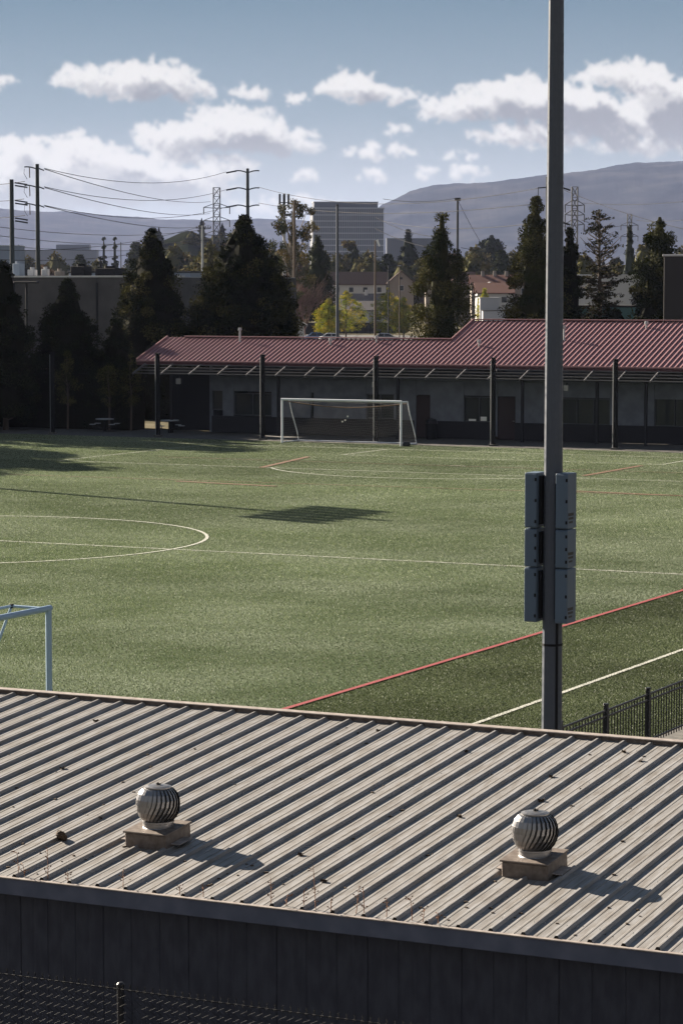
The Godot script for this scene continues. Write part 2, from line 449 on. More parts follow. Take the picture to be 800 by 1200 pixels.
func make_sky() -> Image:
	sky_noise.seed = 5; sky_noise.noise_type = FastNoiseLite.TYPE_SIMPLEX_SMOOTH; sky_noise.frequency = 0.03; sky_noise.fractal_octaves = 4; sky_noise.fractal_gain = 0.5
	sky_wide.seed = 8; sky_wide.noise_type = FastNoiseLite.TYPE_SIMPLEX_SMOOTH; sky_wide.frequency = 0.22; sky_wide.fractal_octaves = 5
	var r := RandomNumberGenerator.new()
	r.seed = 3
	var turn := sky_basis()
	var cw := 900
	var coarse := PackedByteArray()
	coarse.resize(cw * cw * 3)
	for j in cw:
		for i in cw:
			var e := _look(turn, (i + 0.5) / cw, (j + 0.5) / cw)
			var c := air(e.x, e.y)
			if e.x > 0.0 and e.x < 62.0:
				var d := wide_density(e.x, e.y + VIEW_AZ)
				if d > 0.0:
					c = cloud_over(c, d, d * 0.6 - 0.1, maxf(e.x, 3.0))
			_store(coarse, (j * cw + i) * 3, c, 0.0)
	var img := Image.create_from_data(cw, cw, false, Image.FORMAT_RGB8, coarse)
	img.resize(4096, 4096, Image.INTERPOLATE_BILINEAR)
	# cloud thickness on a fine grid in front of the camera and some way round it (2 units = 1/28 degree)
	var gx0 := -190.0
	var gy0 := -230.0
	var gw := 590
	var gh := 300
	var dens := PackedFloat32Array()
	dens.resize(gw * gh)
	for j in gh:
		var y := gy0 + j * 2.0
		var el := rad_to_deg(atan((335.0 - y) / 3200.0))
		for i in gw:
			var x := gx0 + i * 2.0
			var off := rad_to_deg(atan((x - 400.0) / 3200.0))
			var f := smoothstep(10.0, 8.6, absf(off)) * smoothstep(9.6, 8.6, el)
			var d := puff_density(x, y) * f if f > 0.0 else 0.0
			if f < 1.0:
				d += wide_density(el, off + VIEW_AZ) * (1.0 - f)
			dens[j * gw + i] = d * smoothstep(-0.2, 0.5, el)
	# light left after passing through the cloud from the sun's side, above and to the left
	var lit := PackedFloat32Array()
	lit.resize(gw * gh)
	for j in gh:
		for i in gw:
			var t := dens[j * gw + i] * 0.5
			for s in [2, 4, 7, 10, 14, 18]:
				t += dens[maxi(j - s, 0) * gw + maxi(i - int(s * 0.9), 0)] * (0.8 if s < 7 else 1.3)
			lit[j * gw + i] = t
	var c0 := int(0.5 * 4096.0 - 250.0)
	var r0 := int((90.0 - 68.0) / 180.0 * 4096.0)
	var w := 500
	var h := int(14.0 / 180.0 * 4096.0)
	for j in h:
		for i in w:
			var e := _look(turn, (c0 + i + 0.5) / 4096.0, (r0 + j + 0.5) / 4096.0)
			if absf(e.y) > 9.9 or e.x > 9.5 or e.x < -1.5:
				continue
			var gx := (400.0 + tan(deg_to_rad(e.y)) * 3200.0 - gx0) * 0.5
			var gy := (335.0 - tan(deg_to_rad(e.x)) * 3200.0 - gy0) * 0.5
			var ix := int(gx)
			var iy := int(gy)
			if ix < 0 or iy < 0 or ix > gw - 2 or iy > gh - 2:
				continue
			var fx := gx - ix
			var fy := gy - iy
			var k := iy * gw + ix
			var d := lerpf(lerpf(dens[k], dens[k + 1], fx), lerpf(dens[k + gw], dens[k + gw + 1], fx), fy)
			var t := lerpf(lerpf(lit[k], lit[k + 1], fx), lerpf(lit[k + gw], lit[k + gw + 1], fx), fy)
			var c := air(e.x, e.y)
			var up := maxi(iy - 3, 0) * gw + maxi(ix - 2, 0)
			var dn := mini(iy + 3, gh - 1) * gw + mini(ix + 2, gw - 1)
			var up2 := maxi(iy - 8, 0) * gw + maxi(ix - 6, 0)
			var dn2 := mini(iy + 8, gh - 1) * gw + mini(ix + 6, gw - 1)
			var relief := (dens[up] - dens[dn]) * 0.42 + (dens[up2] - dens[dn2]) * 0.22 + 0.06
			if d > 0.004:
				c = cloud_over(c, d, smoothstep(2.6, 10.5, t) * 0.85 + clampf(relief, -0.35, 0.45), e.x)
			var at := PackedByteArray([0, 0, 0])
			_store(at, 0, c, r.randf() - 0.5)
			img.set_pixel(c0 + i, r0 + j, Color8(at[0], at[1], at[2]))
	return img

func _store(a: PackedByteArray, at: int, c: Color, dither: float) -> void:
	var s := (c * (1.0 / EXPOSURE)).linear_to_srgb()
	a[at] = clampi(int(s.r * 255.0 + 0.5 + dither), 0, 255)
	a[at + 1] = clampi(int(s.g * 255.0 + 0.5 + dither), 0, 255)
	a[at + 2] = clampi(int(s.b * 255.0 + 0.5 + dither), 0, 255)

# ---------------------------------------------------------------- ready
func _ready() -> void:
	rng.seed = 20
	var cam := Camera3D.new()
	cam.name = "camera"
	cam.position = V(0, 8.75, 0)
	cam.rotation_degrees = V(-4.734, 26.4, 0)
	cam.fov = 21.24
	cam.near = 0.5
	cam.far = 30000.0
	add_child(cam)
	cam.current = true
	var env := Environment.new()
	env.tonemap_mode = Environment.TONE_MAPPER_LINEAR
	env.tonemap_exposure = EXPOSURE
	env.background_mode = Environment.BG_SKY
	var sm := PanoramaSkyMaterial.new()
	sm.panorama = ImageTexture.create_from_image(make_sky())
	env.sky = Sky.new()
	env.sky.sky_material = sm
	env.background_energy_multiplier = 1.0
	env.sky_rotation = sky_basis().get_euler()
	env.sdfgi_enabled = true; env.ssao_enabled = true; env.ssil_enabled = true
	env.fog_enabled = true
	env.fog_density = 0.00003
	env.fog_light_color = Color(0.76, 0.82, 1.0)
	var we := WorldEnvironment.new()
	we.name = "world_environment"
	we.environment = env
	add_child(we)
	var sun := DirectionalLight3D.new()
	sun.name = "sun"
	sun.light_energy = 1.6
	sun.light_color = Color(1.0, 0.945, 0.865)
	sun.light_angular_distance = 0.4
	sun.shadow_enabled = true
	add_child(sun)
	sun.look_at_from_position(Vector3.ZERO, V(0.95 * cos(deg_to_rad(24)), -sin(deg_to_rad(24)), 0.31 * cos(deg_to_rad(24))))
	make_materials()
	make_setting()
	make_shed()
	make_clubhouse()
	make_background_buildings()
	make_poles()
	make_wires()
	make_trees()
	make_field_furniture()
	make_roof_details()

# ---------------------------------------------------------------- setting
func sheet(x0: float, z0: float, x1: float, z1: float, y: float) -> MB:
	var m := MB.new()
	m.quad(V(x0, y, z1), V(x1, y, z1), V(x1, y, z0), V(x0, y, z0))
	return m

func two_uv(m: MB) -> ArrayMesh:
	var arr := []
	arr.resize(Mesh.ARRAY_MAX)
	arr[Mesh.ARRAY_VERTEX] = m.v; arr[Mesh.ARRAY_NORMAL] = m.n; arr[Mesh.ARRAY_TEX_UV] = m.uv; arr[Mesh.ARRAY_TEX_UV2] = m.uv; arr[Mesh.ARRAY_INDEX] = m.idx
	var am := ArrayMesh.new()
	am.add_surface_from_arrays(Mesh.PRIMITIVE_TRIANGLES, arr)
	return am

func hill(called: String, prof: Array, dist: float, depth: float, rough: float, m: Material, seed_: int) -> void:
	var f := FastNoiseLite.new()
	f.seed = seed_; f.frequency = 0.0011; f.fractal_octaves = 6
	var mb := MB.new()
	var na := 640
	var nd := 36
	var pts := []
	var a0: float = prof[0][0]
	var a1: float = prof[-1][0]
	for i in na + 1:
		var a := lerpf(a0, a1, float(i) / na)
		var hh := 0.0
		for q in prof.size() - 1:
			if a >= prof[q][0] - 0.0001:
				hh = lerpf(prof[q][1], prof[q + 1][1], smoothstep(prof[q][0], prof[q + 1][0], a) * 0.4 + 0.6 * clampf((a - prof[q][0]) / (prof[q + 1][0] - prof[q][0]), 0, 1))
		var row := []
		for j in nd + 1:
			var t := float(j) / nd                              # 0 foot towards us, 0.6 crest, 1 behind
			var s := smoothstep(0.0, 0.62, t) if t < 0.62 else 1.0 - smoothstep(0.62, 1.0, t)
			var d := dist + (t - 0.62) * depth
			var an := deg_to_rad(VIEW_AZ + a)
			var p := V(sin(an) * d, 0, -cos(an) * d)
			var hn := hh * (d / dist) * s
			hn += (f.get_noise_2d(p.x, p.z) * rough + f.get_noise_2d(p.x * 7.0, p.z * 7.0) * rough * 0.07 + f.get_noise_2d(p.x * 26.0, p.z * 26.0) * rough * 0.05) * s
			row.append(V(p.x, maxf(hn, -2.0) - 2.0 * (1.0 - s), p.z))
		pts.append(row)
	for i in na:
		for j in nd:
			mb.quad(pts[i][j], pts[i + 1][j], pts[i + 1][j + 1], pts[i][j + 1])
	structure(called, mb, m)

func line_strip(pts: Array, w: float, y: float) -> MB:
	var m := MB.new()
	for i in pts.size() - 1:
		var a := V(pts[i].x, y, pts[i].y)
		var b := V(pts[i + 1].x, y, pts[i + 1].y)
		var s := (b - a).normalized().cross(Vector3.UP) * w * 0.5
		m.face([a - s, a + s, b + s, b - s], Vector3.UP)
	return m

func arc_pts(cx: float, cz: float, r: float, a0: float, a1: float, nn: int) -> Array:
	var out := []
	for i in nn + 1:
		var a := deg_to_rad(lerpf(a0, a1, float(i) / nn))
		out.append(Vector2(cx + cos(a) * r, cz + sin(a) * r))
	return out

func make_setting() -> void:
	structure("ground", sheet(-16000, -16000, 16000, 3000, -0.03), M.ground)
	structure("road", sheet(-420, -440, 60, -366, -0.012), M.asphalt)
	var turf := structure("turf", two_uv(sheet(-92, -136.4, -26.05, -33, 0.0)), M.turf)
	var border := structure("turf_border", two_uv(sheet(-26.05, -136.4, -17.9, -33, 0.0)), M.turf_border)
	structure("pavement", bx(V(-76, -0.02, -140.2), V(104, 0.06, 7.6), 0.01), M.concrete)
	structure("side_path", sheet(-17.9, -136.4, -12, -29.5, -0.004), M.concrete)
	structure("yard", sheet(-60, -21, 20, -10, -0.006), M.asphalt)
	# white football markings, red and faded markings of the other games; each is paint on the turf
	var y := 0.012
	var wl := [
		[Vector2(-85.7, -78.6), Vector2(-21.8, -78.6)], [Vector2(-21.7, -36), Vector2(-21.7, -132.3)], [Vector2(-85.7, -36), Vector2(-85.7, -132.3)], [Vector2(-85.6, -132.3), Vector2(-21.8, -132.3)],
		[Vector2(-73.6, -132.24), Vector2(-73.6, -116.3)], [Vector2(-33.6, -132.24), Vector2(-33.6, -116.3)], [Vector2(-73.66, -116.24), Vector2(-33.54, -116.24)],
		[Vector2(-62.9, -132.24), Vector2(-62.9, -126.9)], [Vector2(-45.4, -132.24), Vector2(-45.4, -126.9)], [Vector2(-62.96, -126.84), Vector2(-45.34, -126.84)],
		[Vector2(-54.4, -121.5), Vector2(-53.6, -121.5)],
	]
	for l in wl:
		part("white_line", line_strip(l, 0.12, y), M.line_white, border if l[0].x > -26 and l[1].x > -26 else turf)
	part("centre_circle", line_strip(arc_pts(-54.45, -78.6, 9.15, 0, 360, 72), 0.12, y + 0.004), M.line_white, turf)
	part("penalty_arc", line_strip(arc_pts(-54.0, -121.5, 9.15, 35.5, 144.5, 30), 0.12, y + 0.004), M.line_white, turf)
	part("red_line", line_strip([Vector2(-25.98, -36), Vector2(-25.98, -136)], 0.14, y + 0.008), M.line_red, turf)
	for l in [[Vector2(-84, -105.9), Vector2(-26.1, -108.6), 0.12], [Vector2(-61.9, -116.0), Vector2(-63.7, -124.5), 0.3], [Vector2(-46.0, -125.5), Vector2(-45.9, -117.6), 0.3], [Vector2(-80, -113.0), Vector2(-73, -108.4), 0.12],
			[Vector2(-61, -106.2), Vector2(-55.5, -105.4), 0.35], [Vector2(-45, -108.8), Vector2(-36, -107.9), 0.3], [Vector2(-70.5, -121), Vector2(-26.2, -121.6), 0.1]]:
		part("faded_red_line", line_strip([l[0], l[1]], l[2], y + 0.012), M.line_red_faded, turf)
	grass("turf_fibres", -91.0, -136.3, -26.1, -36.0, turf, false)
	grass("turf_fibres", -26.0, -136.3, -18.0, -36.0, border, true)
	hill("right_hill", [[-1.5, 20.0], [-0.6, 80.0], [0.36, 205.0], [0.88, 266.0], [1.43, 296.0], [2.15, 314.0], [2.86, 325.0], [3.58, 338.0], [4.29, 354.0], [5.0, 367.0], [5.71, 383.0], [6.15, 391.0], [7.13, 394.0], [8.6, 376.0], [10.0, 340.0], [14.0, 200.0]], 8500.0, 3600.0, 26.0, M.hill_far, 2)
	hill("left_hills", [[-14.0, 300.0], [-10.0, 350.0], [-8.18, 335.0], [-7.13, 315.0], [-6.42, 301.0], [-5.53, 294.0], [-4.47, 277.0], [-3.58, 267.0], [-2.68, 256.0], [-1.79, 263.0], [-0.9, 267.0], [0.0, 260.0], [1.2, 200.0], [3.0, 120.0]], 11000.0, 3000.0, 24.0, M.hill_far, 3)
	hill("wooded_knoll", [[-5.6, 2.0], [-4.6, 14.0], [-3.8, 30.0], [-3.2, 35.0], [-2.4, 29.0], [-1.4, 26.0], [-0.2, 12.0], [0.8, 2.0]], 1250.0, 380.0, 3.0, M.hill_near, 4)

# short upright fibres of the artificial turf, as patches of two metres repeated over the field
func grass(called: String, x0: float, z0: float, x1: float, z1: float, parent: Node, dark: bool) -> void:
	rng.seed = 31 if dark else 30
	var m := MB.new()
	var side := 2.0
	for i in 2100:
		var p := V(rng.randf_range(-1, 1), 0, rng.randf_range(-1, 1))
		var straw := rng.randf()
		var c := Color(0.055, 0.072, 0.046).lerp(Color(0.32, 0.365, 0.255), pow(rng.randf(), 1.2))
		if straw > 0.85:
			c = Color(0.35, 0.37, 0.27) if straw < 0.96 else Color(0.42, 0.43, 0.33)
		if dark:
			c = Color(c.r * 0.55, c.g * 0.6, c.b * 0.55)
		m.col = c
		var a := rng.randf() * TAU
		var up := V(rng.randfn() * 0.45, 1, rng.randfn() * 0.45).normalized()
		var h := rng.randf_range(0.018, 0.036)
		m.leaf(p + up * h * 0.45, up, up.cross(V(cos(a), 0, sin(a))).normalized(), h, rng.randf_range(0.01, 0.02))
	var mm := MultiMesh.new()
	mm.transform_format = MultiMesh.TRANSFORM_3D
	mm.use_colors = true
	mm.mesh = m.mesh()
	var f := FastNoiseLite.new()
	f.seed = 12; f.frequency = 0.035; f.fractal_octaves = 4
	var nx := int((x1 - x0) / side)
	var nz := int((z1 - z0) / side)
	mm.instance_count = nx * nz
	for i in nx:
		for j in nz:
			var p := V(x0 + 1.0 + i * (x1 - x0 - 2.0) / (nx - 1), 0.0, z0 + 1.0 + j * (z1 - z0 - 2.0) / (nz - 1))
			var b := Basis(Vector3.UP, (rng.randi() % 4) * PI / 2.0)
			mm.set_instance_transform(i * nz + j, Transform3D(b, p))
			var wear := 1.0 + 0.5 * f.get_noise_2d(p.x, p.z) + 0.3 * f.get_noise_2d(p.x * 0.25 + 90.0, p.z * 2.2)
			wear += 0.05 * signf(sin(p.z * PI / 5.5)) + 0.25 * exp(-V((p.x + 53.0) / 30.0, 0, (p.z + 72.0) / 32.0).length_squared()) - 0.02
			wear *= 1.0 - 0.3 * smoothstep(-48.0, -26.0, p.x + (p.z + 60.0) * 0.35)
			mm.set_instance_color(i * nz + j, Color(wear, wear * 0.995, wear * 0.97))
	var o := MultiMeshInstance3D.new()
	o.name = called
	o.multimesh = mm
	o.material_override = M.grass_blade
	o.set_meta("kind", "stuff")
	parent.add_child(o, true)

# ---------------------------------------------------------------- foreground shed
const EAVE_Z := -21.4
const RIDGE_Z := -27.95
const EAVE_Y := 3.185
const RIDGE_Y := 3.762

func roof_y(z: float) -> float:
	return EAVE_Y + (RIDGE_Y - EAVE_Y) * (EAVE_Z - z) / (EAVE_Z - RIDGE_Z)

func extruded(prof: Array, a: Vector3, b: Vector3, tones := []) -> MB:    # an open profile of Vector2(x, y) swept from a to b
	var m := MB.new()
	for i in prof.size() - 1:
		var p := V(prof[i].x, prof[i].y, 0)
		var q := V(prof[i + 1].x, prof[i + 1].y, 0)
		if tones.size():
			m.col = tones[i % tones.size()]
		m.quad(a + p, a + q, b + q, b + p)
	return m

func _panel(prof: Array, a: Vector3, b: Vector3, tones: Array, pitch: float) -> ArrayMesh:
	var pm := extruded(prof, a, b, tones)
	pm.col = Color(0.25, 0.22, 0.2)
	for k in 3:                                                # foam closures that plug the rib ends, set back a little
		var c := k * pitch
		pm.face([a + V(c - 0.028, 0, -0.03), a + V(c - 0.012, 0.028, -0.03), a + V(c + 0.012, 0.028, -0.03), a + V(c + 0.024, 0, -0.03)], V(0, 0, 1))
	return pm.mesh()

func make_shed() -> void:
	var pitch := 0.305
	var x0 := -12.242 - pitch * 30.0 - 0.02
	var panels := 18
	var x1 := x0 + panels * pitch * 3.0
	var shed := thing("metal_shed", V((x0 + x1) * 0.5, 0, -24.6), "low shed in front with ribbed grey metal roof and dark ribbed walls", "shed")
	var o := -shed.position
	# solid walls and the deck under the panels
	var core := MB.new()
	var e := [V(x0 + 0.1, -0.02, EAVE_Z - 0.16), V(x1 - 0.1, -0.02, EAVE_Z - 0.16), V(x1 - 0.1, roof_y(EAVE_Z - 0.16) - 0.03, EAVE_Z - 0.16), V(x0 + 0.1, roof_y(EAVE_Z - 0.16) - 0.03, EAVE_Z - 0.16),
		V(x0 + 0.1, -0.02, RIDGE_Z + 0.05), V(x1 - 0.1, -0.02, RIDGE_Z + 0.05), V(x1 - 0.1, RIDGE_Y - 0.03, RIDGE_Z + 0.05), V(x0 + 0.1, RIDGE_Y - 0.03, RIDGE_Z + 0.05)]
	for i in 8:
		e[i] += o
	for q in [[0, 1, 2, 3, V(0, 0, 1)], [4, 5, 6, 7, V(0, 0, -1)], [0, 3, 7, 4, V(-1, 0, 0)], [1, 2, 6, 5, V(1, 0, 0)], [3, 2, 6, 7, V(0, 1, 0)], [0, 1, 5, 4, V(0, -1, 0)]]:
		core.face([e[q[0]], e[q[1]], e[q[2]], e[q[3]]], q[4])
	part("wall_core", core, M.wall_steel, shed)
	# one roof panel: three tall ribs, two low stiffeners between them
	var prof := []
	for k in 3:
		var c := k * pitch
		prof.append_array([Vector2(c - 0.03, 0), Vector2(c - 0.014, 0.029), Vector2(c - 0.01, 0.031), Vector2(c + 0.01, 0.031), Vector2(c + 0.014, 0.029), Vector2(c + 0.026, 0)])
		for s in [0.104, 0.201]:
			prof.append_array([Vector2(c + s - 0.016, 0), Vector2(c + s - 0.009, 0.0028), Vector2(c + s + 0.009, 0.0028), Vector2(c + s + 0.016, 0)])
	prof.append(Vector2(3 * pitch - 0.036, 0))
	var a := V(0, EAVE_Y, EAVE_Z + 0.02)
	var b := V(0, RIDGE_Y, RIDGE_Z + 0.03)
	# clean metal on the rib tops, dirt lying in the pans and along the low stiffeners
	var meshes := []
	for kind in 4:
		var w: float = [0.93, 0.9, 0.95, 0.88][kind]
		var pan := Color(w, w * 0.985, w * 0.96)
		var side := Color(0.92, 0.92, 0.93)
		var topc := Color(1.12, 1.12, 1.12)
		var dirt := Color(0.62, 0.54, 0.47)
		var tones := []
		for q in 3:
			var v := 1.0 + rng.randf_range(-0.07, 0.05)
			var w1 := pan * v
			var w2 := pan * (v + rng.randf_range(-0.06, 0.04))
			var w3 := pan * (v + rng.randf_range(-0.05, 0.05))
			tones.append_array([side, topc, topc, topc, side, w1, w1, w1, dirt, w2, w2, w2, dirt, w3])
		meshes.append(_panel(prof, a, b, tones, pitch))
	# screws with washers in rows across the panel
	var sc := MB.new()
	for zz in [-21.75, -23.2, -24.7, -26.2, -27.6]:
		for k in 6:
			var cx := (k / 2) * pitch + (0.05 if k % 2 == 0 else 0.255)
			sc.lathe([Vector2(0.011, 0.0), Vector2(0.011, 0.004), Vector2(0.006, 0.005), Vector2(0.005, 0.011), Vector2(0.0, 0.012)], 6, V(cx, roof_y(zz), zz))
	var scm := sc.mesh()
	for i in panels:
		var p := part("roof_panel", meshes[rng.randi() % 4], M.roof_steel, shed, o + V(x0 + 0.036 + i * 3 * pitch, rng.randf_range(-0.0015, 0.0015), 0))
		var s := part("screws", scm, M.lamp_grey, p)
		s.set_meta("kind", "stuff")
	# high edge flashing, front fascia with its lip, rake trims
	part("ridge_flashing", bx(o + V((x0 + x1) / 2, RIDGE_Y + 0.05, RIDGE_Z - 0.02), V(x1 - x0 + 0.1, 0.014, 0.14), 0.004), M.roof_trim, shed)
	part("ridge_closure", bx(o + V((x0 + x1) / 2, RIDGE_Y + 0.012, RIDGE_Z + 0.005), V(x1 - x0 + 0.06, 0.062, 0.03)), M.curb, shed)
	part("fascia", bx(o + V((x0 + x1) / 2, EAVE_Y - 0.083, EAVE_Z + 0.045), V(x1 - x0 + 0.1, 0.16, 0.03), 0.006), M.fascia, shed)
	part("fascia_lip", bx(o + V((x0 + x1) / 2, EAVE_Y + 0.0, EAVE_Z + 0.052), V(x1 - x0 + 0.1, 0.012, 0.055), 0.003), M.roof_trim, shed)
	part("soffit", bx(o + V((x0 + x1) / 2, EAVE_Y - 0.15, EAVE_Z - 0.05), V(x1 - x0, 0.02, 0.16)), M.fascia, shed)
	for sx in [x0 - 0.02, x1 + 0.02]:
		var m := MB.new()
		m.bar(o + V(sx, EAVE_Y - 0.02, EAVE_Z), o + V(sx, RIDGE_Y - 0.02, RIDGE_Z), 0.05, 0.16, 0.005)
		part("rake_trim", m, M.fascia, shed)
	# wall panels: each three feet wide with shallow ribs and a seam
	var wp := []
	for k in 3:
		var c := k * pitch
		wp.append_array([Vector2(c, -0.006), Vector2(c + 0.01, 0.0), Vector2(c + 0.13, 0.004), Vector2(c + 0.15, 0.001), Vector2(c + 0.17, 0.004), Vector2(c + pitch - 0.01, 0.0), Vector2(c + pitch - 0.003, -0.006)])
	var wm := MB.new()
	for i in wp.size() - 1:
		wm.quad(V(wp[i].x, 0, wp[i].y), V(wp[i + 1].x, 0, wp[i + 1].y), V(wp[i + 1].x, EAVE_Y - 0.16, wp[i + 1].y), V(wp[i].x, EAVE_Y - 0.16, wp[i].y))
	var wmesh := wm.mesh()
	for i in panels:
		part("wall_panel", wmesh, M.wall_steel, shed, o + V(x0 + i * 3 * pitch, 0, EAVE_Z - 0.14))

# ---------------------------------------------------------------- clubhouse
func make_clubhouse() -> void:
	var ch := thing("clubhouse", V(-62, 0, -144), "long low clubhouse behind the goal with ribbed dark red metal roof", "building")
	var o := -ch.position
	var eave_z := -140.8
	var eave_y := 4.32
	var sl := 0.352
	var xl := -83.5
	var xs := -64.55
	var xr := -40.0
	var zl := -144.5
	var zr := -147.6
	var p := 0.31
	# roof panels: a pan with a tall batten seam at its left edge
	var kinds := []
	for zz in [zl, zr]:
		var a := V(0, eave_y, eave_z)
		var b := V(0, eave_y + (eave_z - zz) * sl, zz)
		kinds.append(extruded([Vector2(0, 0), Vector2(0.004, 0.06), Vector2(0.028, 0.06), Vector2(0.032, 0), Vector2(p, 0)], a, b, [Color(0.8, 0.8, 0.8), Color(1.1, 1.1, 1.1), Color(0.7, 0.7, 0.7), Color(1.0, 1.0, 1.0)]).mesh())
	var nl := int((xs - xl) / p)
	for i in int((xr - xl) / p):
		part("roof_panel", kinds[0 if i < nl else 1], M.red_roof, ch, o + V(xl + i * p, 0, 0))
	var xstep := xl + nl * p
	# slabs under the panels, back slopes and gables
	var slab := MB.new()
	for q in [[xl, xstep, zl], [xstep, xr, zr]]:
		var top := eave_y + (eave_z - float(q[2])) * sl
		var back := float(q[2]) - 9.0
		var pts := [V(0, eave_y - 0.12, eave_z), V(0, eave_y - 0.02, eave_z), V(0, top - 0.02, q[2]), V(0, top - 9.0 * 0.2, back), V(0, top - 9.0 * 0.2 - 0.15, back), V(0, top - 0.3, q[2])]
		for i in pts.size():
			var a: Vector3 = pts[i]
			var b: Vector3 = pts[(i + 1) % pts.size()]
			slab.quad(o + a + V(q[0], 0, 0), o + a + V(q[1], 0, 0), o + b + V(q[1], 0, 0), o + b + V(q[0], 0, 0))
		for xx in [q[0], q[1]]:
			var s := -1.0 if xx == q[0] else 1.0
			slab.face([o + pts[0] + V(xx, 0, 0), o + pts[1] + V(xx, 0, 0), o + pts[2] + V(xx, 0, 0), o + pts[5] + V(xx, 0, 0)], V(s, 0, 0))
			slab.face([o + pts[2] + V(xx, 0, 0), o + pts[3] + V(xx, 0, 0), o + pts[4] + V(xx, 0, 0), o + pts[5] + V(xx, 0, 0)], V(s, 0, 0))
	part("roof_deck", slab, M.red_roof_dark, ch)
	for q in [[xl + 1.2, xstep, zl], [xstep - 0.02, xr, zr]]:
		part("ridge_cap", bx(o + V((q[0] + q[1]) / 2, eave_y + (eave_z - q[2]) * sl + 0.075, q[2]), V(q[1] - q[0], 0.07, 0.3), 0.01), M.red_roof, ch)
	part("gutter", bx(o + V((xl + xr) / 2, eave_y - 0.02, eave_z + 0.07), V(xr - xl, 0.1, 0.1), 0.01), M.red_roof, ch)
	part("fascia", bx(o + V((xl + xr) / 2, eave_y - 0.17, eave_z + 0.015), V(xr - xl, 0.19, 0.05)), M.red_roof_dark, ch)
	for q in [[xl, eave_z, zl], [xstep, zl, zr]]:
		var m := MB.new()
		m.bar(o + V(q[0] - 0.03, eave_y + (eave_z - q[1]) * sl + 0.02, q[1]), o + V(q[0] - 0.03, eave_y + (eave_z - q[2]) * sl + 0.02, q[2]), 0.06, 0.2)
		part("rake_trim", m, M.red_roof, ch)
	# open slatted sunshade that carries the slope on below the eave
	for k in 4:
		var zz := -139.3 - k * 0.42
		part("shade_slat", bx(o + V((xl + xr) / 2 + 0.3, 3.62 + k * 0.155, zz), V(xr - xl - 0.6, 0.05, 0.07)), M.trellis, ch)
	var nr := int((xr - xl) / 1.9)
	for i in nr:
		var m := MB.new()
		m.bar(o + V(xl + 0.6 + i * 1.9, 3.58, -139.25), o + V(xl + 0.6 + i * 1.9, 4.13, -140.75), 0.06, 0.09)
		part("shade_rafter", m, M.trellis, ch)
	# walls: floor slab, pieces of wall between the openings, dark base course, columns
	var wz := -143.0
	var wallpieces := [[-78.9, -78.15], [-75.6, -73.0], [-72.8, -69.4], [-67.6, -66.2], [-65.3, -63.2], [-61.28, -61.1], [-60.0, -57.3], [-54.3, -51.7], [-48.2, -40.2]]
	for w in wallpieces:
		part("wall", bx(o + V((w[0] + w[1]) / 2, 1.75, wz - 0.12), V(w[1] - w[0], 3.1, 0.24), 0.01), M.stucco, ch)
	part("lintel_wall", bx(o + V(-60.4, 2.95, wz - 0.14), V(38.6, 0.9, 0.2)), M.stucco, ch)
	part("back_wall", bx(o + V(-60.4, 2.0, -152.0), V(38.6, 4.0, 0.25)), M.stucco, ch)
	part("left_wall", bx(o + V(-79.78, 2.0, -147.6), V(0.25, 4.0, 8.8)), M.stucco, ch)
	part("right_wall", bx(o + V(-40.9, 2.0, -147.6), V(0.25, 4.0, 8.8)), M.stucco, ch)
	part("breezeway_wall", bx(o + V(-81.5, 1.9, -144.6), V(3.6, 3.8, 0.2)), M.wainscot, ch)
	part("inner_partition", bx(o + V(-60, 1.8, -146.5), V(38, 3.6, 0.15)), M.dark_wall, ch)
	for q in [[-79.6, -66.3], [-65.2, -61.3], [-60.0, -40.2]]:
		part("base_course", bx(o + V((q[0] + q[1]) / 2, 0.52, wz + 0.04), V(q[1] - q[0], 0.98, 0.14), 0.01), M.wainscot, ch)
	for q in [[-78.9 - 0.75, -78.9, 1.35, 2.9, 1], [-78.15, -75.6, 1.05, 2.4, 2], [-73.0, -72.8, 1.05, 2.8, 1], [-69.4, -67.6, 1.05, 2.5, 2], [-63.2, -61.28, 1.0, 2.45, 2], [-57.3, -54.3, 1.0, 2.45, 3], [-51.7, -48.2, 1.0, 2.6, 3]]:
		var w := part("window", bx(o + V((q[0] + q[1]) / 2, (q[2] + q[3]) / 2, wz - 0.16), V(q[1] - q[0], q[3] - q[2], 0.03)), M.glass_dark, ch)
		var f := MB.new()
		f.box(o + V((q[0] + q[1]) / 2, q[2] + 0.03, wz - 0.1), V(q[1] - q[0], 0.06, 0.1))
		f.box(o + V((q[0] + q[1]) / 2, q[3] - 0.03, wz - 0.1), V(q[1] - q[0], 0.06, 0.1))
		for k in int(q[4]) + 1:
			f.box(o + V(lerpf(q[0] + 0.03, q[1] - 0.03, float(k) / q[4]), (q[2] + q[3]) / 2, wz - 0.1), V(0.06, q[3] - q[2] - 0.12, 0.1))
		part("window_frame", f, M.window_frame, w)
	for q in [[-66.2, -65.3], [-61.1, -60.0]]:
		var d := part("door", bx(o + V((q[0] + q[1]) / 2, 1.25, wz - 0.08), V(q[1] - q[0], 2.4, 0.06), 0.01), M.dark_door, ch)
		part("handle", bx(o + V(q[1] - 0.12, 1.1, wz - 0.03), V(0.12, 0.03, 0.04), 0.005), M.lamp_grey, d)
	for xx in [-81.5, -74.3, -66.6, -58.9, -54.45, -51.6, -45.0]:
		part("column", bx(o + V(xx, 1.8, -141.4), V(0.16, 3.6, 0.16), 0.02), M.wainscot, ch)
	part("beam", bx(o + V((xl + xr) / 2, 3.62, -141.4), V(xr - xl - 1.0, 0.32, 0.22)), M.wainscot, ch)
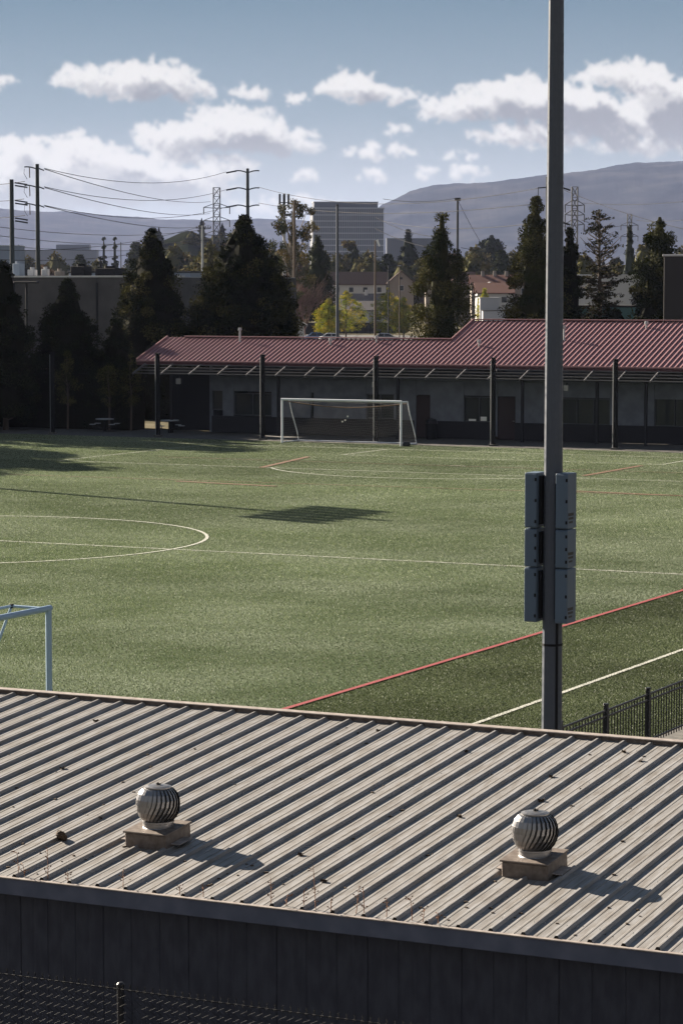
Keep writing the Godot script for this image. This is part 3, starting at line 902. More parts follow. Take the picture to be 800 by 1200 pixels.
	for q in [[-62.6, 1.12, 0.45, 0.12], [-61.9, 1.2, 0.38, 0.24]]:
		var nt := part("notice", bx(o + V(q[0], q[1], wz + 0.12), V(q[2], q[3], 0.01)), M.white_paper, ch)
		tag(nt, "small white sheet on the dark counter")
	for xx in [-80.9, -68.0, -56.2]:
		var l := part("wall_lamp", bx(o + V(xx, 3.1, -141.2), V(0.26, 0.34, 0.2), 0.03), M.lamp_grey, ch)
		part("lamp_arm", bx(o + V(xx, 3.32, -141.3), V(0.06, 0.12, 0.1)), M.dark_pole, l)
	# vents that stand up through the red roof
	for q in [[-78.2, -143.9, 0.75], [-72.0, -143.6, 0.3], [-69.2, -144.0, 0.3], [-57.7, -144.6, 0.75], [-62.5, -143.6, 0.28], [-53.5, -146.6, 0.3], [-47.6, -146.6, 0.34]]:
		var yy: float = eave_y + (eave_z - q[1]) * sl
		var v := part("roof_vent", tb([o + V(q[0], yy - 0.05, q[1]), o + V(q[0], yy + q[2], q[1])], [0.06], 8), M.pale_pole, ch)
		part("vent_cap", tb([o + V(q[0], yy + q[2] - 0.06, q[1]), o + V(q[0], yy + q[2] + 0.1, q[1])], [0.13, 0.1], 8), M.pale_pole, v)

# ---------------------------------------------------------------- houses and large buildings behind
func gable_house(called: String, at: Vector3, turn: float, w: float, d: float, hw: float, hr: float, wall: Material, roof: Material, label: String, category: String, ridge_along := true, chim := 0, group := "") -> Node3D:
	var t := thing(called, at, label, category, group, turn)
	var W := MB.new()
	W.box(V(0, hw / 2, 0), V(w, hw, d))
	var rw := w / 2 + 0.4
	var rd := d / 2 + 0.4
	var R := [MB.new(), MB.new()]
	var th := 0.18
	for s in 2:
		var sg := -1.0 if s == 0 else 1.0
		var a: Vector3
		var b: Vector3
		var c: Vector3
		var e: Vector3
		var drop := (hr - hw) / ((d if ridge_along else w) / 2) * 0.4
		if ridge_along:
			a = V(-rw, hw - drop, sg * rd); b = V(rw, hw - drop, sg * rd); c = V(rw, hr, 0); e = V(-rw, hr, 0)
		else:
			a = V(sg * rw, hw - drop, -rd); b = V(sg * rw, hw - drop, rd); c = V(0, hr, rd); e = V(0, hr, -rd)
		var up := V(0, th, 0)
		var out := V(0, 1, sg) if ridge_along else V(sg, 1, 0)
		R[s].face([a + up, b + up, c + up, e + up], out)
		R[s].face([a, b, c, e], -out)
		for q in [[a, b], [b, c], [c, e], [e, a]]:
			R[s].face([q[0], q[1], q[1] + up, q[0] + up], (q[0] + q[1]) / 2 - (a + b + c + e) / 4)
	if ridge_along:
		for sx in [-1.0, 1.0]:
			W.face([V(sx * w / 2, hw, -d / 2), V(sx * w / 2, hw, d / 2), V(sx * w / 2, hr, 0)], V(sx, 0, 0))
	else:
		for sz in [-1.0, 1.0]:
			W.face([V(-w / 2, hw, sz * d / 2), V(w / 2, hw, sz * d / 2), V(0, hr, sz * d / 2)], V(0, 0, sz))
	part("wall", W, wall, t)
	var r0 := part("roof_slope", R[0], roof, t)
	part("roof_slope", R[1], roof, t)
	for k in chim:
		var cx := (k - (chim - 1) / 2.0) * w / maxf(chim, 1) * 0.8
		part("chimney", bx(V(cx if ridge_along else w * 0.2, hr + 0.25, 0.3), V(0.7, 1.5, 0.7), 0.04), M.cream_wall if chim > 1 else M.white_wall, r0)
	# windows with frames on the front wall, a gable vent where the gable faces us
	var nw := maxi(1, int(w / 3.2))
	for k in nw:
		var cx := (k + 0.5) / nw * w - w / 2
		var wi := part("window", bx(V(cx, hw - 1.35, d / 2 + 0.02), V(1.0, 1.1, 0.04)), M.glass_dark, t)
		var f := MB.new()
		for s in [-1.0, 1.0]:
			f.box(V(cx + s * 0.54, hw - 1.35, d / 2 + 0.04), V(0.08, 1.24, 0.06))
			f.box(V(cx, hw - 1.35 + s * 0.59, d / 2 + 0.04), V(1.0, 0.08, 0.06))
		part("frame", f, M.white_wall, wi)
	if not ridge_along:
		part("gable_vent", bx(V(0, lerpf(hw, hr, 0.35), d / 2 + 0.03), V(0.6, 0.5, 0.05), 0.02), M.dark_wall, t)
	return t

func block(called: String, at: Vector3, turn: float, s: Vector3, wall: Material, label: String, category: String, cap: Material, group := "") -> Node3D:
	var t := thing(called, at, label, category, group, turn)
	part("wall", bx(V(0, s.y / 2, 0), s, 0.03), wall, t)
	part("parapet_cap", bx(V(0, s.y + 0.06, 0), V(s.x + 0.16, 0.14, s.z + 0.16), 0.02), cap, t)
	return t

func make_background_buildings() -> void:
	var yaw := deg_to_rad(26.4)
	# tilt-up warehouse at the left: each wall panel its own piece with a joint between
	var wh := thing("warehouse", V(-125, 0, -195), "long tan flat roofed warehouse behind the dark trees at left", "warehouse")
	part("wall_core", bx(V(0, 4.7, 0), V(38.2, 9.4, 19.6)), M.tilt_up, wh)
	for k in 5:
		part("wall_panel", bx(V(-15.5 + k * 7.76, 4.7, 9.88), V(7.68, 9.4, 0.16), 0.02), M.tilt_up, wh)
	for k in 4:
		part("downpipe", tb([V(-11.62 + k * 7.76, 0.2, 10.02), V(-11.62 + k * 7.76, 9.0, 10.02)], [0.09], 8), M.dark_pole, wh)
	part("parapet_cap", bx(V(0, 9.47, 9.8), V(38.8, 0.14, 0.5), 0.02), M.pale_pole, wh)
	part("roof_sheet", bx(V(0, 9.42, -0.2), V(38.0, 0.05, 19.2)), M.pale_pole, wh)
	for q in [[-121.4, -188.2, 0.6, 0.5, 0.6, "white"], [-120.4, -188.6, 0.5, 0.55, 0.5, "white"], [-119.3, -189.0, 0.6, 0.4, 0.6, "cream"], [-117.5, -189.4, 1.3, 0.75, 1.2, "dark"], [-114.9, -189.6, 1.9, 0.6, 1.6, "dark"], [-123.0, -188.6, 0.7, 1.0, 0.7, "pale"]]:
		var u := thing("rooftop_unit", V(q[0], 9.45, q[1]), {"white": "small white ventilation unit on the warehouse roof beside the tall poles", "cream": "small cream ventilation unit on the warehouse roof", "dark": "dark boxy air handling unit on the warehouse roof", "pale": "pale blue cabinet at the left end of the warehouse roof"}[q[5]] + (", the wider one" if q[2] > 1.7 else ", the narrow one" if q[2] < 0.55 else ""), "rooftop unit", "units on the warehouse roof")
		var mm: Material = {"white": M.white_wall, "cream": M.cream_wall, "dark": M.dark_steel, "pale": M.pale_blue_wall}[q[5]]
		part("cabinet", bx(V(0, q[3] / 2 + 0.12, 0), V(q[2], q[3], q[4]), 0.04), mm, u)
		part("base_rail", bx(V(0, 0.06, 0), V(q[2] * 0.9, 0.12, q[4] * 0.9)), M.dark_steel, u)
		part("fan_cowl", tb([V(0, q[3] + 0.1, 0), V(0, q[3] + 0.3, 0)], [q[4] * 0.3], 10), mm, u)
	block("pale_blue_building", V(-123.7, 0, -211.3), 0, V(12.4, 9.9, 8), M.pale_blue_wall, "pale blue flat roofed building between the two big dark trees", "building", M.dark_pole)
	block("dark_building", V(-55.2, 0, -177), 0, V(12.8, 10.7, 10), M.dark_wall, "dark flat roofed building with a thin white edge at the right", "building", M.white_wall)
	block("white_hall", V(-93, 0, -246), yaw, V(8.6, 9.7, 8), M.white_wall, "white hall showing through the bare conifer at right", "building", M.white_wall)
	block("teal_shed", V(-72.4, 0, -190), yaw, V(5.4, 7.2, 4), M.teal_wall, "teal walled shed half hidden below the bare conifer", "shed", M.dark_wall)
	block("left_edge_building", V(-281, 0, -424), yaw, V(9, 16, 8), M.pale_blue_wall, "pale building at the far left edge behind the bare pole", "building", M.pale_pole)
	# office tower with floor bands and fins
	var tw := thing("office_tower", V(-800, 0, -1620), "wide grey glass office tower block standing above the trees", "tower", "", deg_to_rad(31.5))
	part("curtain_wall", bx(V(0, 29.5, 0), V(46, 59, 22)), M.tower_glass, tw)
	part("left_side", bx(V(-23.3, 29.5, 0), V(0.6, 59, 22.4)), M.tower_side, tw)
	part("penthouse", bx(V(-1.5, 61.2, 0), V(42, 4.4, 16)), M.tower_glass, tw)
	part("roof_edge", bx(V(0, 59.4, 0), V(47, 0.9, 23)), M.tower_band, tw)
	part("penthouse_edge", bx(V(-1.5, 63.5, 0), V(42.6, 0.5, 16.6)), M.tower_band, tw)
	for k in 14:
		part("floor_band", bx(V(0, 3.6 + k * 3.95, 11.15), V(46, 0.75, 0.4)), M.tower_band, tw)
	var fins := MB.new()
	for k in 33:
		fins.box(V(-22.6 + k * 1.41, 29.5, 11.25), V(0.34, 58.6, 0.5))
	part("fins", fins, M.tower_band, tw).set_meta("kind", "stuff")
	block("low_office", V(-718, 0, -1545), yaw, V(32, 38, 20), M.tower_glass, "low bluish glass building at the foot of the right hill", "building", M.tower_band)
	block("far_pale_hall", V(-1330, 0, -2131), yaw, V(30, 46, 20), M.tower_glass, "large pale hall far off beyond the left poles", "building", M.tower_side)
	block("far_pale_wing", V(-1330, 0, -2110), yaw, V(66, 41, 20), M.tower_side, "wide lower wing of the pale hall far off at left", "building", M.tower_side)
	# houses
	gable_house("white_house", V(-286, 0, -585), yaw, 13.2, 9, 9.2, 11.9, M.white_wall, M.brown_shingle, "two storey white house with brown roof right of the grey lamp pole", "house", true, 0)
	gable_house("white_porch_house", V(-294, 0, -583), yaw, 4.2, 6, 9.0, 11.2, M.white_wall, M.grey_shingle, "narrow white gabled house touching the grey lamp pole", "house", false, 0)
	gable_house("cream_house", V(-264, 0, -562), yaw, 5.6, 8, 9.6, 12.0, M.cream_wall, M.brown_shingle, "cream gabled house behind the paired street lamp", "house", false, 0)
	gable_house("brown_roofed_house", V(-256, 0, -571), yaw, 11, 8, 9.4, 11.8, M.cream_wall, M.brown_shingle, "brown roofed house just left of the clumpy conifer", "house", true, 0)
	gable_house("white_garage", V(-239, 0, -487), yaw, 13, 7, 4.0, 5.6, M.white_wall, M.grey_shingle, "long low white garage behind the dark fence", "garage", true, 0)
	gable_house("grey_roofed_bungalow", V(-262, 0, -540), yaw, 9, 7, 4.7, 6.9, M.cream_wall, M.grey_shingle, "low grey roofed bungalow below the white house with brown roof", "house", true, 1)
	gable_house("red_roofed_row", V(-237, 0, -556), yaw, 13, 8, 9.0, 11.0, M.cream_wall, M.red_shingle, "red roofed row of houses with four chimneys between two conifers", "house", true, 4)
	gable_house("beige_house", V(-224.5, 0, -521), yaw, 5.4, 8, 7.6, 9.4, M.cream_wall, M.grey_shingle, "small beige gabled house below the row with four chimneys", "house", false, 0)
	gable_house("red_gable_house", V(-243.0, 0, -545), yaw, 6, 8, 8.2, 10.2, M.cream_wall, M.red_shingle, "red gabled house at the left end of the row with chimneys", "house", false, 0)
	gable_house("brick_roofed_house", V(-213.2, 0, -497), yaw, 7, 8, 7.4, 9.2, M.white_wall, M.red_shingle, "house with brick red roof against the tall conifer by the lamp post", "house", true, 0)
	gable_house("white_pavilion", V(-180, 0, -444), yaw, 4.2, 4, 6.6, 7.8, M.dark_wall, M.white_wall, "little pavilion with a white roof beside the tall conifer", "pavilion", true, 0)
	block("white_annex", V(-191, 0, -443), yaw, V(3.4, 6.6, 5), M.white_wall, "white rendered annex between the two conifers", "house", M.white_wall)
	block("white_annex", V(-187.5, 0, -440), yaw, V(6.4, 4.4, 5), M.white_wall, "lower white annex above the red roof step", "house", M.dark_wall)
	gable_house("grey_shed", V(-136.5, 0, -262), yaw, 3.4, 6, 4.6, 5.6, M.white_wall, M.grey_shingle, "small pale shed at the right foot of the biggest dark tree", "shed", false, 0)
	# dark screened fence across the street, panel by panel
	var fn := thing("street_fence", V(-223, 0, -447.5), "long dark screened fence in front of the white garage", "fence", "", yaw)
	for k in 9:
		part("fence_panel", bx(V(-9.6 + k * 2.4, 1.05, 0), V(2.34, 2.0, 0.06)), M.dark_wall, fn)
		part("post", bx(V(-10.8 + k * 2.4, 1.1, 0.02), V(0.1, 2.2, 0.12), 0.01), M.dark_steel, fn)
	# cars on the street
	car(V(-194.5, 0, -383.7), yaw + 0.15, M.car_blue, "blue car on the street left of the white car")
	car(V(-190.0, 0, -379.9), yaw + 0.1, M.car_white, "white car just above the red ridge beside the blue car")
	car(V(-182.3, 0, -383.0), yaw - 0.05, M.car_silver, "silver car, rightmost of those above the red ridge")

func car(at: Vector3, turn: float, paint: Material, label: String) -> void:
	var t := thing("parked_car", at, label, "car", "cars on the street behind the clubhouse", turn)
	var b := MB.new()
	var side := [Vector2(-2.15, 0.35), Vector2(2.15, 0.35), Vector2(2.2, 0.6), Vector2(2.1, 0.78), Vector2(1.15, 0.92), Vector2(-1.75, 0.95), Vector2(-2.15, 0.85), Vector2(-2.2, 0.6)]
	_slab(b, side, 0.86)
	part("body", b, paint, t)
	var g := MB.new()
	_taper(g, [Vector2(-1.7, 0.94), Vector2(1.1, 0.91), Vector2(0.35, 1.38), Vector2(-1.1, 1.4)], 0.82, 0.64)
	var cab := part("cabin_glass", g, M.glass_dark, t)
	var rf := MB.new()
	_taper(rf, [Vector2(-1.12, 1.39), Vector2(0.37, 1.37), Vector2(0.2, 1.45), Vector2(-0.95, 1.47)], 0.66, 0.58)
	part("roof", rf, paint, t)
	for s in [-1.0, 1.0]:
		for q in [[-1.7, -1.1], [1.1, 0.36], [-0.35, -0.35]]:
			var m := MB.new()
			m.bar(V(q[0], 0.93, s * 0.815), V(q[1], 1.4, s * 0.655), 0.07, 0.06)
			part("pillar", m, paint, cab)
		for x in [-1.32, 1.35]:
			var w := part("tyre", tb([V(x, 0.32, s * 0.7), V(x, 0.32, s * 0.9)], [0.32], 16), M.tyre, t)
			part("rim", tb([V(x, 0.32, s * 0.86), V(x, 0.32, s * 0.915)], [0.2], 12), M.lamp_grey, w)
		part("headlight", bx(V(2.1, 0.68, s * 0.62), V(0.16, 0.14, 0.36), 0.03), M.white_paper, t)
		part("tail_light", bx(V(-2.13, 0.76, s * 0.66), V(0.14, 0.14, 0.3), 0.03), M.line_red, t)

func _slab(m: MB, pts: Array, hz: float) -> void:
	_taper(m, pts, hz, hz)

func _taper(m: MB, pts: Array, h0: float, h1: float) -> void:   # side outline in x, y given half widths at its lowest and highest point
	var lo := 1e9
	var hi := -1e9
	for p in pts:
		lo = minf(lo, p.y); hi = maxf(hi, p.y)
	var L := []
	var R := []
	var mid := Vector3.ZERO
	for p in pts:
		var h := lerpf(h0, h1, (p.y - lo) / (hi - lo))
		L.append(V(p.x, p.y, h)); R.append(V(p.x, p.y, -h))
		mid += V(p.x, p.y, 0) / pts.size()
	m.face(L, V(0, 0, 1))
	m.face(R, V(0, 0, -1))
	for i in pts.size():
		var k := (i + 1) % pts.size()
		m.face([L[i], L[k], R[k], R[i]], (L[i] + R[k]) / 2 - mid)

# ---------------------------------------------------------------- poles, towers, wires
func light_mast(called: String, at: Vector3, facing: Vector3, label: String, hgt: float, lowest: float, top_r := 0.075, foot_r := 0.168, row := 0.62) -> Node3D:
	var t := thing(called, at, label, "light mast")
	part("pole", tb([V(0, 0, 0), V(0, hgt, 0)], [foot_r, top_r], 12, true), M.galvanised, t)
	part("base_plate", tb([V(0, 0.0, 0), V(0, 0.05, 0)], [0.34], 12, true), M.galvanised, t)
	part("slip_joint", tb([V(0, 10.3, 0), V(0, 10.33, 0)], [lerpf(foot_r, top_r, 0.44) + 0.004], 12, true), M.galvanised, t)
	part("conduit", tb([V(foot_r * 0.72, 0.3, foot_r * 0.62), V(foot_r * 0.68, 5.6, foot_r * 0.56)], [0.022], 8), M.dark_steel, t)
	part("hand_hole", bx(V(0.03, 0.9, foot_r * 0.93), V(0.14, 0.3, 0.04), 0.01), M.galvanised, t)
	for y in [1.4, 3.2]:
		part("strap", tb([V(0, y, 0), V(0, y + 0.035, 0)], [lerpf(foot_r, top_r, y / hgt) + 0.006], 12, true), M.dark_steel, t)
	var f := facing.normalized()
	var s := f.cross(Vector3.UP)
	for r in 4:
		var y := lowest + r * row
		var arm := MB.new()
		arm.bar(V(0, y, 0) - s * 2.9 + f * 0.12, V(0, y, 0) + s * 2.9 + f * 0.12, 0.16, 0.16, 0.01)
		var a := part("crossarm", arm, M.galvanised, t)
		for k in 7:
			var p := V(0, y - 0.06, 0) + s * ((k - 3) * 0.9) + f * 0.34
			var d := (f + Vector3.DOWN * 0.55).normalized()
			part("floodlight", tb([p - d * 0.22, p - d * 0.05, p + d * 0.2], [0.1, 0.27, 0.36], 10), M.lamp_grey, a)
	return t

func steel_pole(called: String, at: Vector3, h: float, r0: float, r1: float, m: Material, label: String, category := "utility pole", group := "") -> Node3D:
	var t := thing(called, at, label, category, group)
	part("pole", tb([V(0, -0.3, 0), V(0, h, 0)], [r0, r1], 10), m, t)
	return t

func lattice_tower(at: Vector3, turn: float, h: float, wb: float, wt: float, levels: Array, reach: float, label: String) -> void:
	var t := thing("lattice_tower", at, label, "pylon", "", turn)
	var rad := 0.13
	for sx in [-1.0, 1.0]:
		for sz in [-1.0, 1.0]:
			part("leg", tb([V(sx * wb, 0, sz * wb), V(sx * wt, h * 0.6, sz * wt), V(sx * wt, h, sz * wt)], [rad, rad * 0.8], 4), M.dark_pole, t)
	var br := MB.new()
	var n := int(h / 2.2)
	for k in n:
		var y0 := h * k / n
		var y1 := h * (k + 1) / n
		var w0 := lerpf(wb, wt, clampf(y0 / (h * 0.6), 0, 1))
		var w1 := lerpf(wb, wt, clampf(y1 / (h * 0.6), 0, 1))
		for q in [[-1, -1, 1, -1], [1, -1, 1, 1], [1, 1, -1, 1], [-1, 1, -1, -1]]:
			br.tube([V(q[0] * w0, y0, q[1] * w0), V(q[2] * w1, y1, q[3] * w1)], [0.06], 3, false)
			br.tube([V(q[2] * w0, y0, q[3] * w0), V(q[0] * w1, y1, q[1] * w1)], [0.06], 3, false)
			br.tube([V(q[0] * w1, y1, q[1] * w1), V(q[2] * w1, y1, q[3] * w1)], [0.06], 3, false)
	part("bracing", br, M.dark_pole, t)
	for y in levels:
		var a := MB.new()
		a.tube([V(-reach, y, 0), V(-wt, y + 0.9, 0), V(wt, y + 0.9, 0), V(reach, y, 0)], [0.09], 4)
		a.tube([V(-reach, y, 0), V(-wt, y - 0.2, 0), V(wt, y - 0.2, 0), V(reach, y, 0)], [0.09], 4)
		var arm := part("crossarm", a, M.dark_pole, t)
		for sx in [-1.0, 1.0]:
			part("insulator", tb([V(sx * reach, y, 0), V(sx * reach, y - 1.7, 0)], [0.13], 5), M.dark_pole, arm)

func curved_arm(t: Node3D, y: float, dir: Vector3, reach: float, rise: float, r: float, m: Material) -> Node3D:
	var pts := []
	for i in 7:
		var f := i / 6.0
		pts.append(V(0, y, 0) + dir * reach * f + Vector3.UP * rise * sin(f * PI * 0.62))
	return part("arm", tb(pts, [r * 1.3, r], 6), m, t)

func make_poles() -> void:
	var rt := V(cos(deg_to_rad(26.4)), 0, -sin(deg_to_rad(26.4)))
	# the sports light masts: the one in front of us and the one past the left edge that throws its shadow on the field
	light_mast("light_mast", V(-15.75, 0, -39.06), V(-38, 0, -39), "tall grey steel light mast behind the metal roof, rising out of the picture", 23.5, 20.6)
	light_mast("light_mast", V(-93.6, 0, -108.1), V(1, 0, 0.02), "light mast left of the field whose lamp bank shadow lies on the grass", 23.4, 20.9, 0.2, 0.26, 0.47)
	# six ballast enclosures strapped to the near mast, three a side
	var names := [["upper", 5.035, 5.885], ["middle", 4.43, 5.02], ["lowest", 3.575, 4.415]]
	for s in 2:
		for q in names:
			var y0: float = q[1]
			var y1: float = q[2]
			var xx := -16.03 if s == 0 else -15.52
			var t := thing("control_box", V(xx, y0, -39.02), "%s grey blue control box on the %s side of the light mast" % [q[0], "left" if s == 0 else "right"], "control box", "control boxes on the light mast")
			var hh := y1 - y0
			part("cabinet", bx(V(0, hh / 2, 0), V(0.2, hh, 0.36), 0.008), M.enclosure, t)
			part("lid", bx(V(0, hh / 2, 0.19), V(0.19, hh - 0.03, 0.018), 0.006), M.enclosure, t)
			var ins := -1.0 if s == 1 else 1.0
			part("bracket", bx(V(ins * 0.115, hh / 2, 0.02), V(0.06, hh - 0.1, 0.16), 0.005), M.dark_steel, t)
			for k in 3:
				part("hinge", bx(V(0.085, 0.1 + k * (hh - 0.2) / 2.0, 0.2), V(0.03, 0.05, 0.02), 0.004), M.dark_steel, t)
			if s == 1:
				for k in 3:
					part("sticker", bx(V(0.1015, 0.1 + k * 0.06, 0.05), V(0.003, [0.03, 0.035, 0.045][k], [0.14, 0.2, 0.22][k])), M.sticker_black, t)
	# poles of the power lines, left to right
	var a := steel_pole("bare_pole", V(-138.0, 0, -210.6), 18.4, 0.26, 0.19, M.weather_steel, "bare dark steel pole with insulator strings, nearest the left edge")
	for y in [18.1, 16.5, 14.9]:
		for k in 2:
			part("insulator", tb([V(0.3, y - k * 0.25, -0.1), V(1.35, y - 0.18 - k * 0.25, -0.55)], [0.075], 6), M.dark_pole, a)
	var b := steel_pole("armed_pole", V(-163.1, 0, -254.0), 22.0, 0.3, 0.2, M.weather_steel, "tall dark pole with three curved arms to the left, right of the bare pole")
	for y in [21.45, 19.45, 17.45]:
		var arm := curved_arm(b, y, -rt, 1.4, 0.25, 0.075, M.weather_steel)
		part("insulator", tb([V(0, y + 0.15, 0) - rt * 0.85, V(0, y - 0.95, 0) - rt * 0.82], [0.055], 5), M.wood_pole, arm)
		part("jumper", tb([V(0, y + 0.05, 0) - rt * 1.4, V(0, y - 0.5, 0) - rt * 1.45, V(0, y - 1.1, 0) - rt * 1.1], [0.025], 4), M.wire, arm)
		part("insulator", tb([V(0, y + 0.1, 0) + rt * 0.1, V(0, y - 0.15, 0) + rt * 0.75], [0.07], 5), M.dark_pole, arm)
	var c := steel_pole("three_armed_pole", V(-213.8, 0, -396.2), 27.9, 0.4, 0.24, M.weather_steel, "dark pole with three pairs of upswept arms above the biggest dark tree")
	for y in [27.2, 24.4, 21.6]:
		curved_arm(c, y, rt, 1.9, 0.35, 0.11, M.weather_steel)
		var arm := curved_arm(c, y, -rt, 1.9, 0.35, 0.11, M.weather_steel)
		part("insulator", tb([V(0, y + 0.3, 0) - rt * 1.8, V(0, y - 0.02, 0) - rt * 3.5], [0.14], 6), M.dark_pole, arm)
	lattice_tower(V(-339.7, 0, -612.9), 0.46, 33.7, 1.6, 0.85, [28.7, 25.4, 21.8], 3.3, "lattice pylon left of the three armed pole, with three crossarms")
	lattice_tower(V(-221.2, 0, -560.0), 0.46, 30.3, 1.4, 0.62, [26.4, 24.3, 22.2], 2.1, "lattice pylon just right of the light mast, the nearer of the two on the right")
	lattice_tower(V(-315.7, 0, -848.0), 0.46, 32.2, 1.6, 0.7, [28.6, 25.0], 2.8, "smaller lattice pylon behind the pointed grey tree at right")
	var p := steel_pole("crossarm_pole", V(-196.0, 0, -349.3), 17.5, 0.22, 0.15, M.pale_pole, "pale pole with a short dark crossarm left of the biggest dark tree")
	for y in [17.15, 15.4]:
		var arm := MB.new()
		arm.bar(V(0, y, 0) - rt * 0.95, V(0, y, 0) + rt * 1.3, 0.14, 0.12)
		var am := part("crossarm", arm, M.dark_pole, p)
		for k in [-0.85, -0.45, 0.5, 0.85, 1.2]:
			part("insulator", tb([V(0, y + 0.05, 0) + rt * k, V(0, y + 0.3, 0) + rt * k], [0.05], 5), M.dark_pole, am)
	steel_pole("wood_pole", V(-151.8, 0, -293.1), 19.0, 0.2, 0.13, M.wood_pole, "grey brown wooden pole standing in front of the eucalyptus")
	var g := steel_pole("lamp_pole", V(-156.1, 0, -313.3), 18.9, 0.24, 0.15, M.galvanised, "tall grey lamp pole in front of the office tower")
	part("cap", tb([V(0, 18.9, 0), V(0, 19.1, 0)], [0.2, 0.12], 8), M.dark_pole, g)
	var w := steel_pole("wood_pole", V(-143.1, 0, -297.4), 14.2, 0.14, 0.1, M.wood_pole, "thin brown wooden pole with a white lamp at the right end of the office tower")
	part("lamp", tb([V(0, 14.1, 0), V(0.25, 14.25, 0), V(0.55, 13.5, 0)], [0.06, 0.16, 0.12], 8), M.white_paper, w)
	var s := steel_pole("street_lamp", V(-184.6, 0, -388.4), 12.0, 0.12, 0.09, M.dark_pole, "street lamp with a flat bent arm in front of the cream house", "street lamp")
	part("arm", tb([V(0, 11.9, 0), V(0.5, 12.0, -0.2), V(1.35, 11.95, -0.6)], [0.08], 6), M.dark_pole, s)
	part("lamp_head", bx(V(1.5, 11.9, -0.7), V(0.6, 0.14, 0.3), 0.03), M.lamp_grey, s)
	steel_pole("thin_pole", V(-183.0, 0, -389.1), 11.7, 0.1, 0.08, M.wood_pole, "thin pole right of the bent arm street lamp")
	var sq := steel_pole("square_headed_pole", V(-142.4, 0, -320.1), 19.7, 0.17, 0.14, M.dark_pole, "dark pole with a square head right of the clumpy conifer")
	part("head", bx(V(0, 19.75, 0), V(0.6, 0.4, 0.6), 0.03), M.dark_pole, sq)
	var d := steel_pole("hidden_pole", V(-113.3, 0, -278.7), 20.6, 0.22, 0.16, M.weather_steel, "dark power pole almost hidden behind the light mast, arms showing both sides")
	for y in [19.5, 15.75]:
		var arm := MB.new()
		arm.bar(V(0, y - 0.1, 0) - rt * 1.0, V(0, y + 0.1, 0) + rt * 1.3, 0.12, 0.12)
		var am := part("crossarm", arm, M.dark_pole, d)
		part("insulator", tb([V(0, y + 0.05, 0) + rt * 1.3, V(0, y - 0.35, 0) + rt * 2.5], [0.1], 6), M.dark_pole, am)
		part("jumper", tb([V(0, y, 0) - rt * 1.0, V(0, y - 1.5, 0) - rt * 0.95], [0.04], 5), M.wire, am)
	steel_pole("white_pole", V(-139.4, 0, -377.4), 14.1, 0.12, 0.09, M.white_wall, "thin white pole right of the pointed grey tree", "pole")
	# phone mast behind the eucalyptus
	var ce := steel_pole("phone_mast", V(-278, 0, -531.9), 28.4, 0.4, 0.3, M.pale_pole, "phone mast with a ring of antennas rising behind the eucalyptus", "mast")
	for k in 6:
		var an := TAU * k / 6.0
		part("antenna", bx(V(cos(an) * 1.1, 27.6, sin(an) * 1.1), V(0.35, 2.3, 0.35), 0.04), M.dark_pole, ce)
	part("ring", tb([V(0, 26.8, 0), V(0, 26.95, 0)], [1.15], 12), M.dark_pole, ce)
	# little lamp behind the rounded dark tree at left
	var tl := steel_pole("yard_lamp", V(-107.6, 0, -166), 9.0, 0.1, 0.08, M.dark_pole, "dark T shaped yard lamp against the tan warehouse wall", "lamp")
	part("head", bx(V(0, 9.0, 0), V(2.0, 0.14, 0.35), 0.03), M.dark_pole, tl)
	for q in [[-466.9, -773.0, "left"], [-464.9, -774.0, "right"]]:
		steel_pole("far_pole", V(q[0], 0, q[1]), 23.0, 0.22, 0.16, M.dark_pole, "%s one of two thin far poles left of the round topped tree" % q[2], "pole")

func wire(a: Vector3, b: Vector3, sag: float, label: String) -> void:
	var pts := []
	var n := 14
	for i in n + 1:
		var f := float(i) / n
		pts.append(a.lerp(b, f) - a + Vector3.DOWN * sag * 4.0 * f * (1.0 - f))
	var r := clampf(0.00009 * a.lerp(b, 0.5).length(), 0.025, 0.065)
	var m := MB.new()
	m.tube(pts, [r], 4, false)
	var o := part("power_line", m, M.wire, self, a)
	tag(o, label, "wire", "power lines over the background")

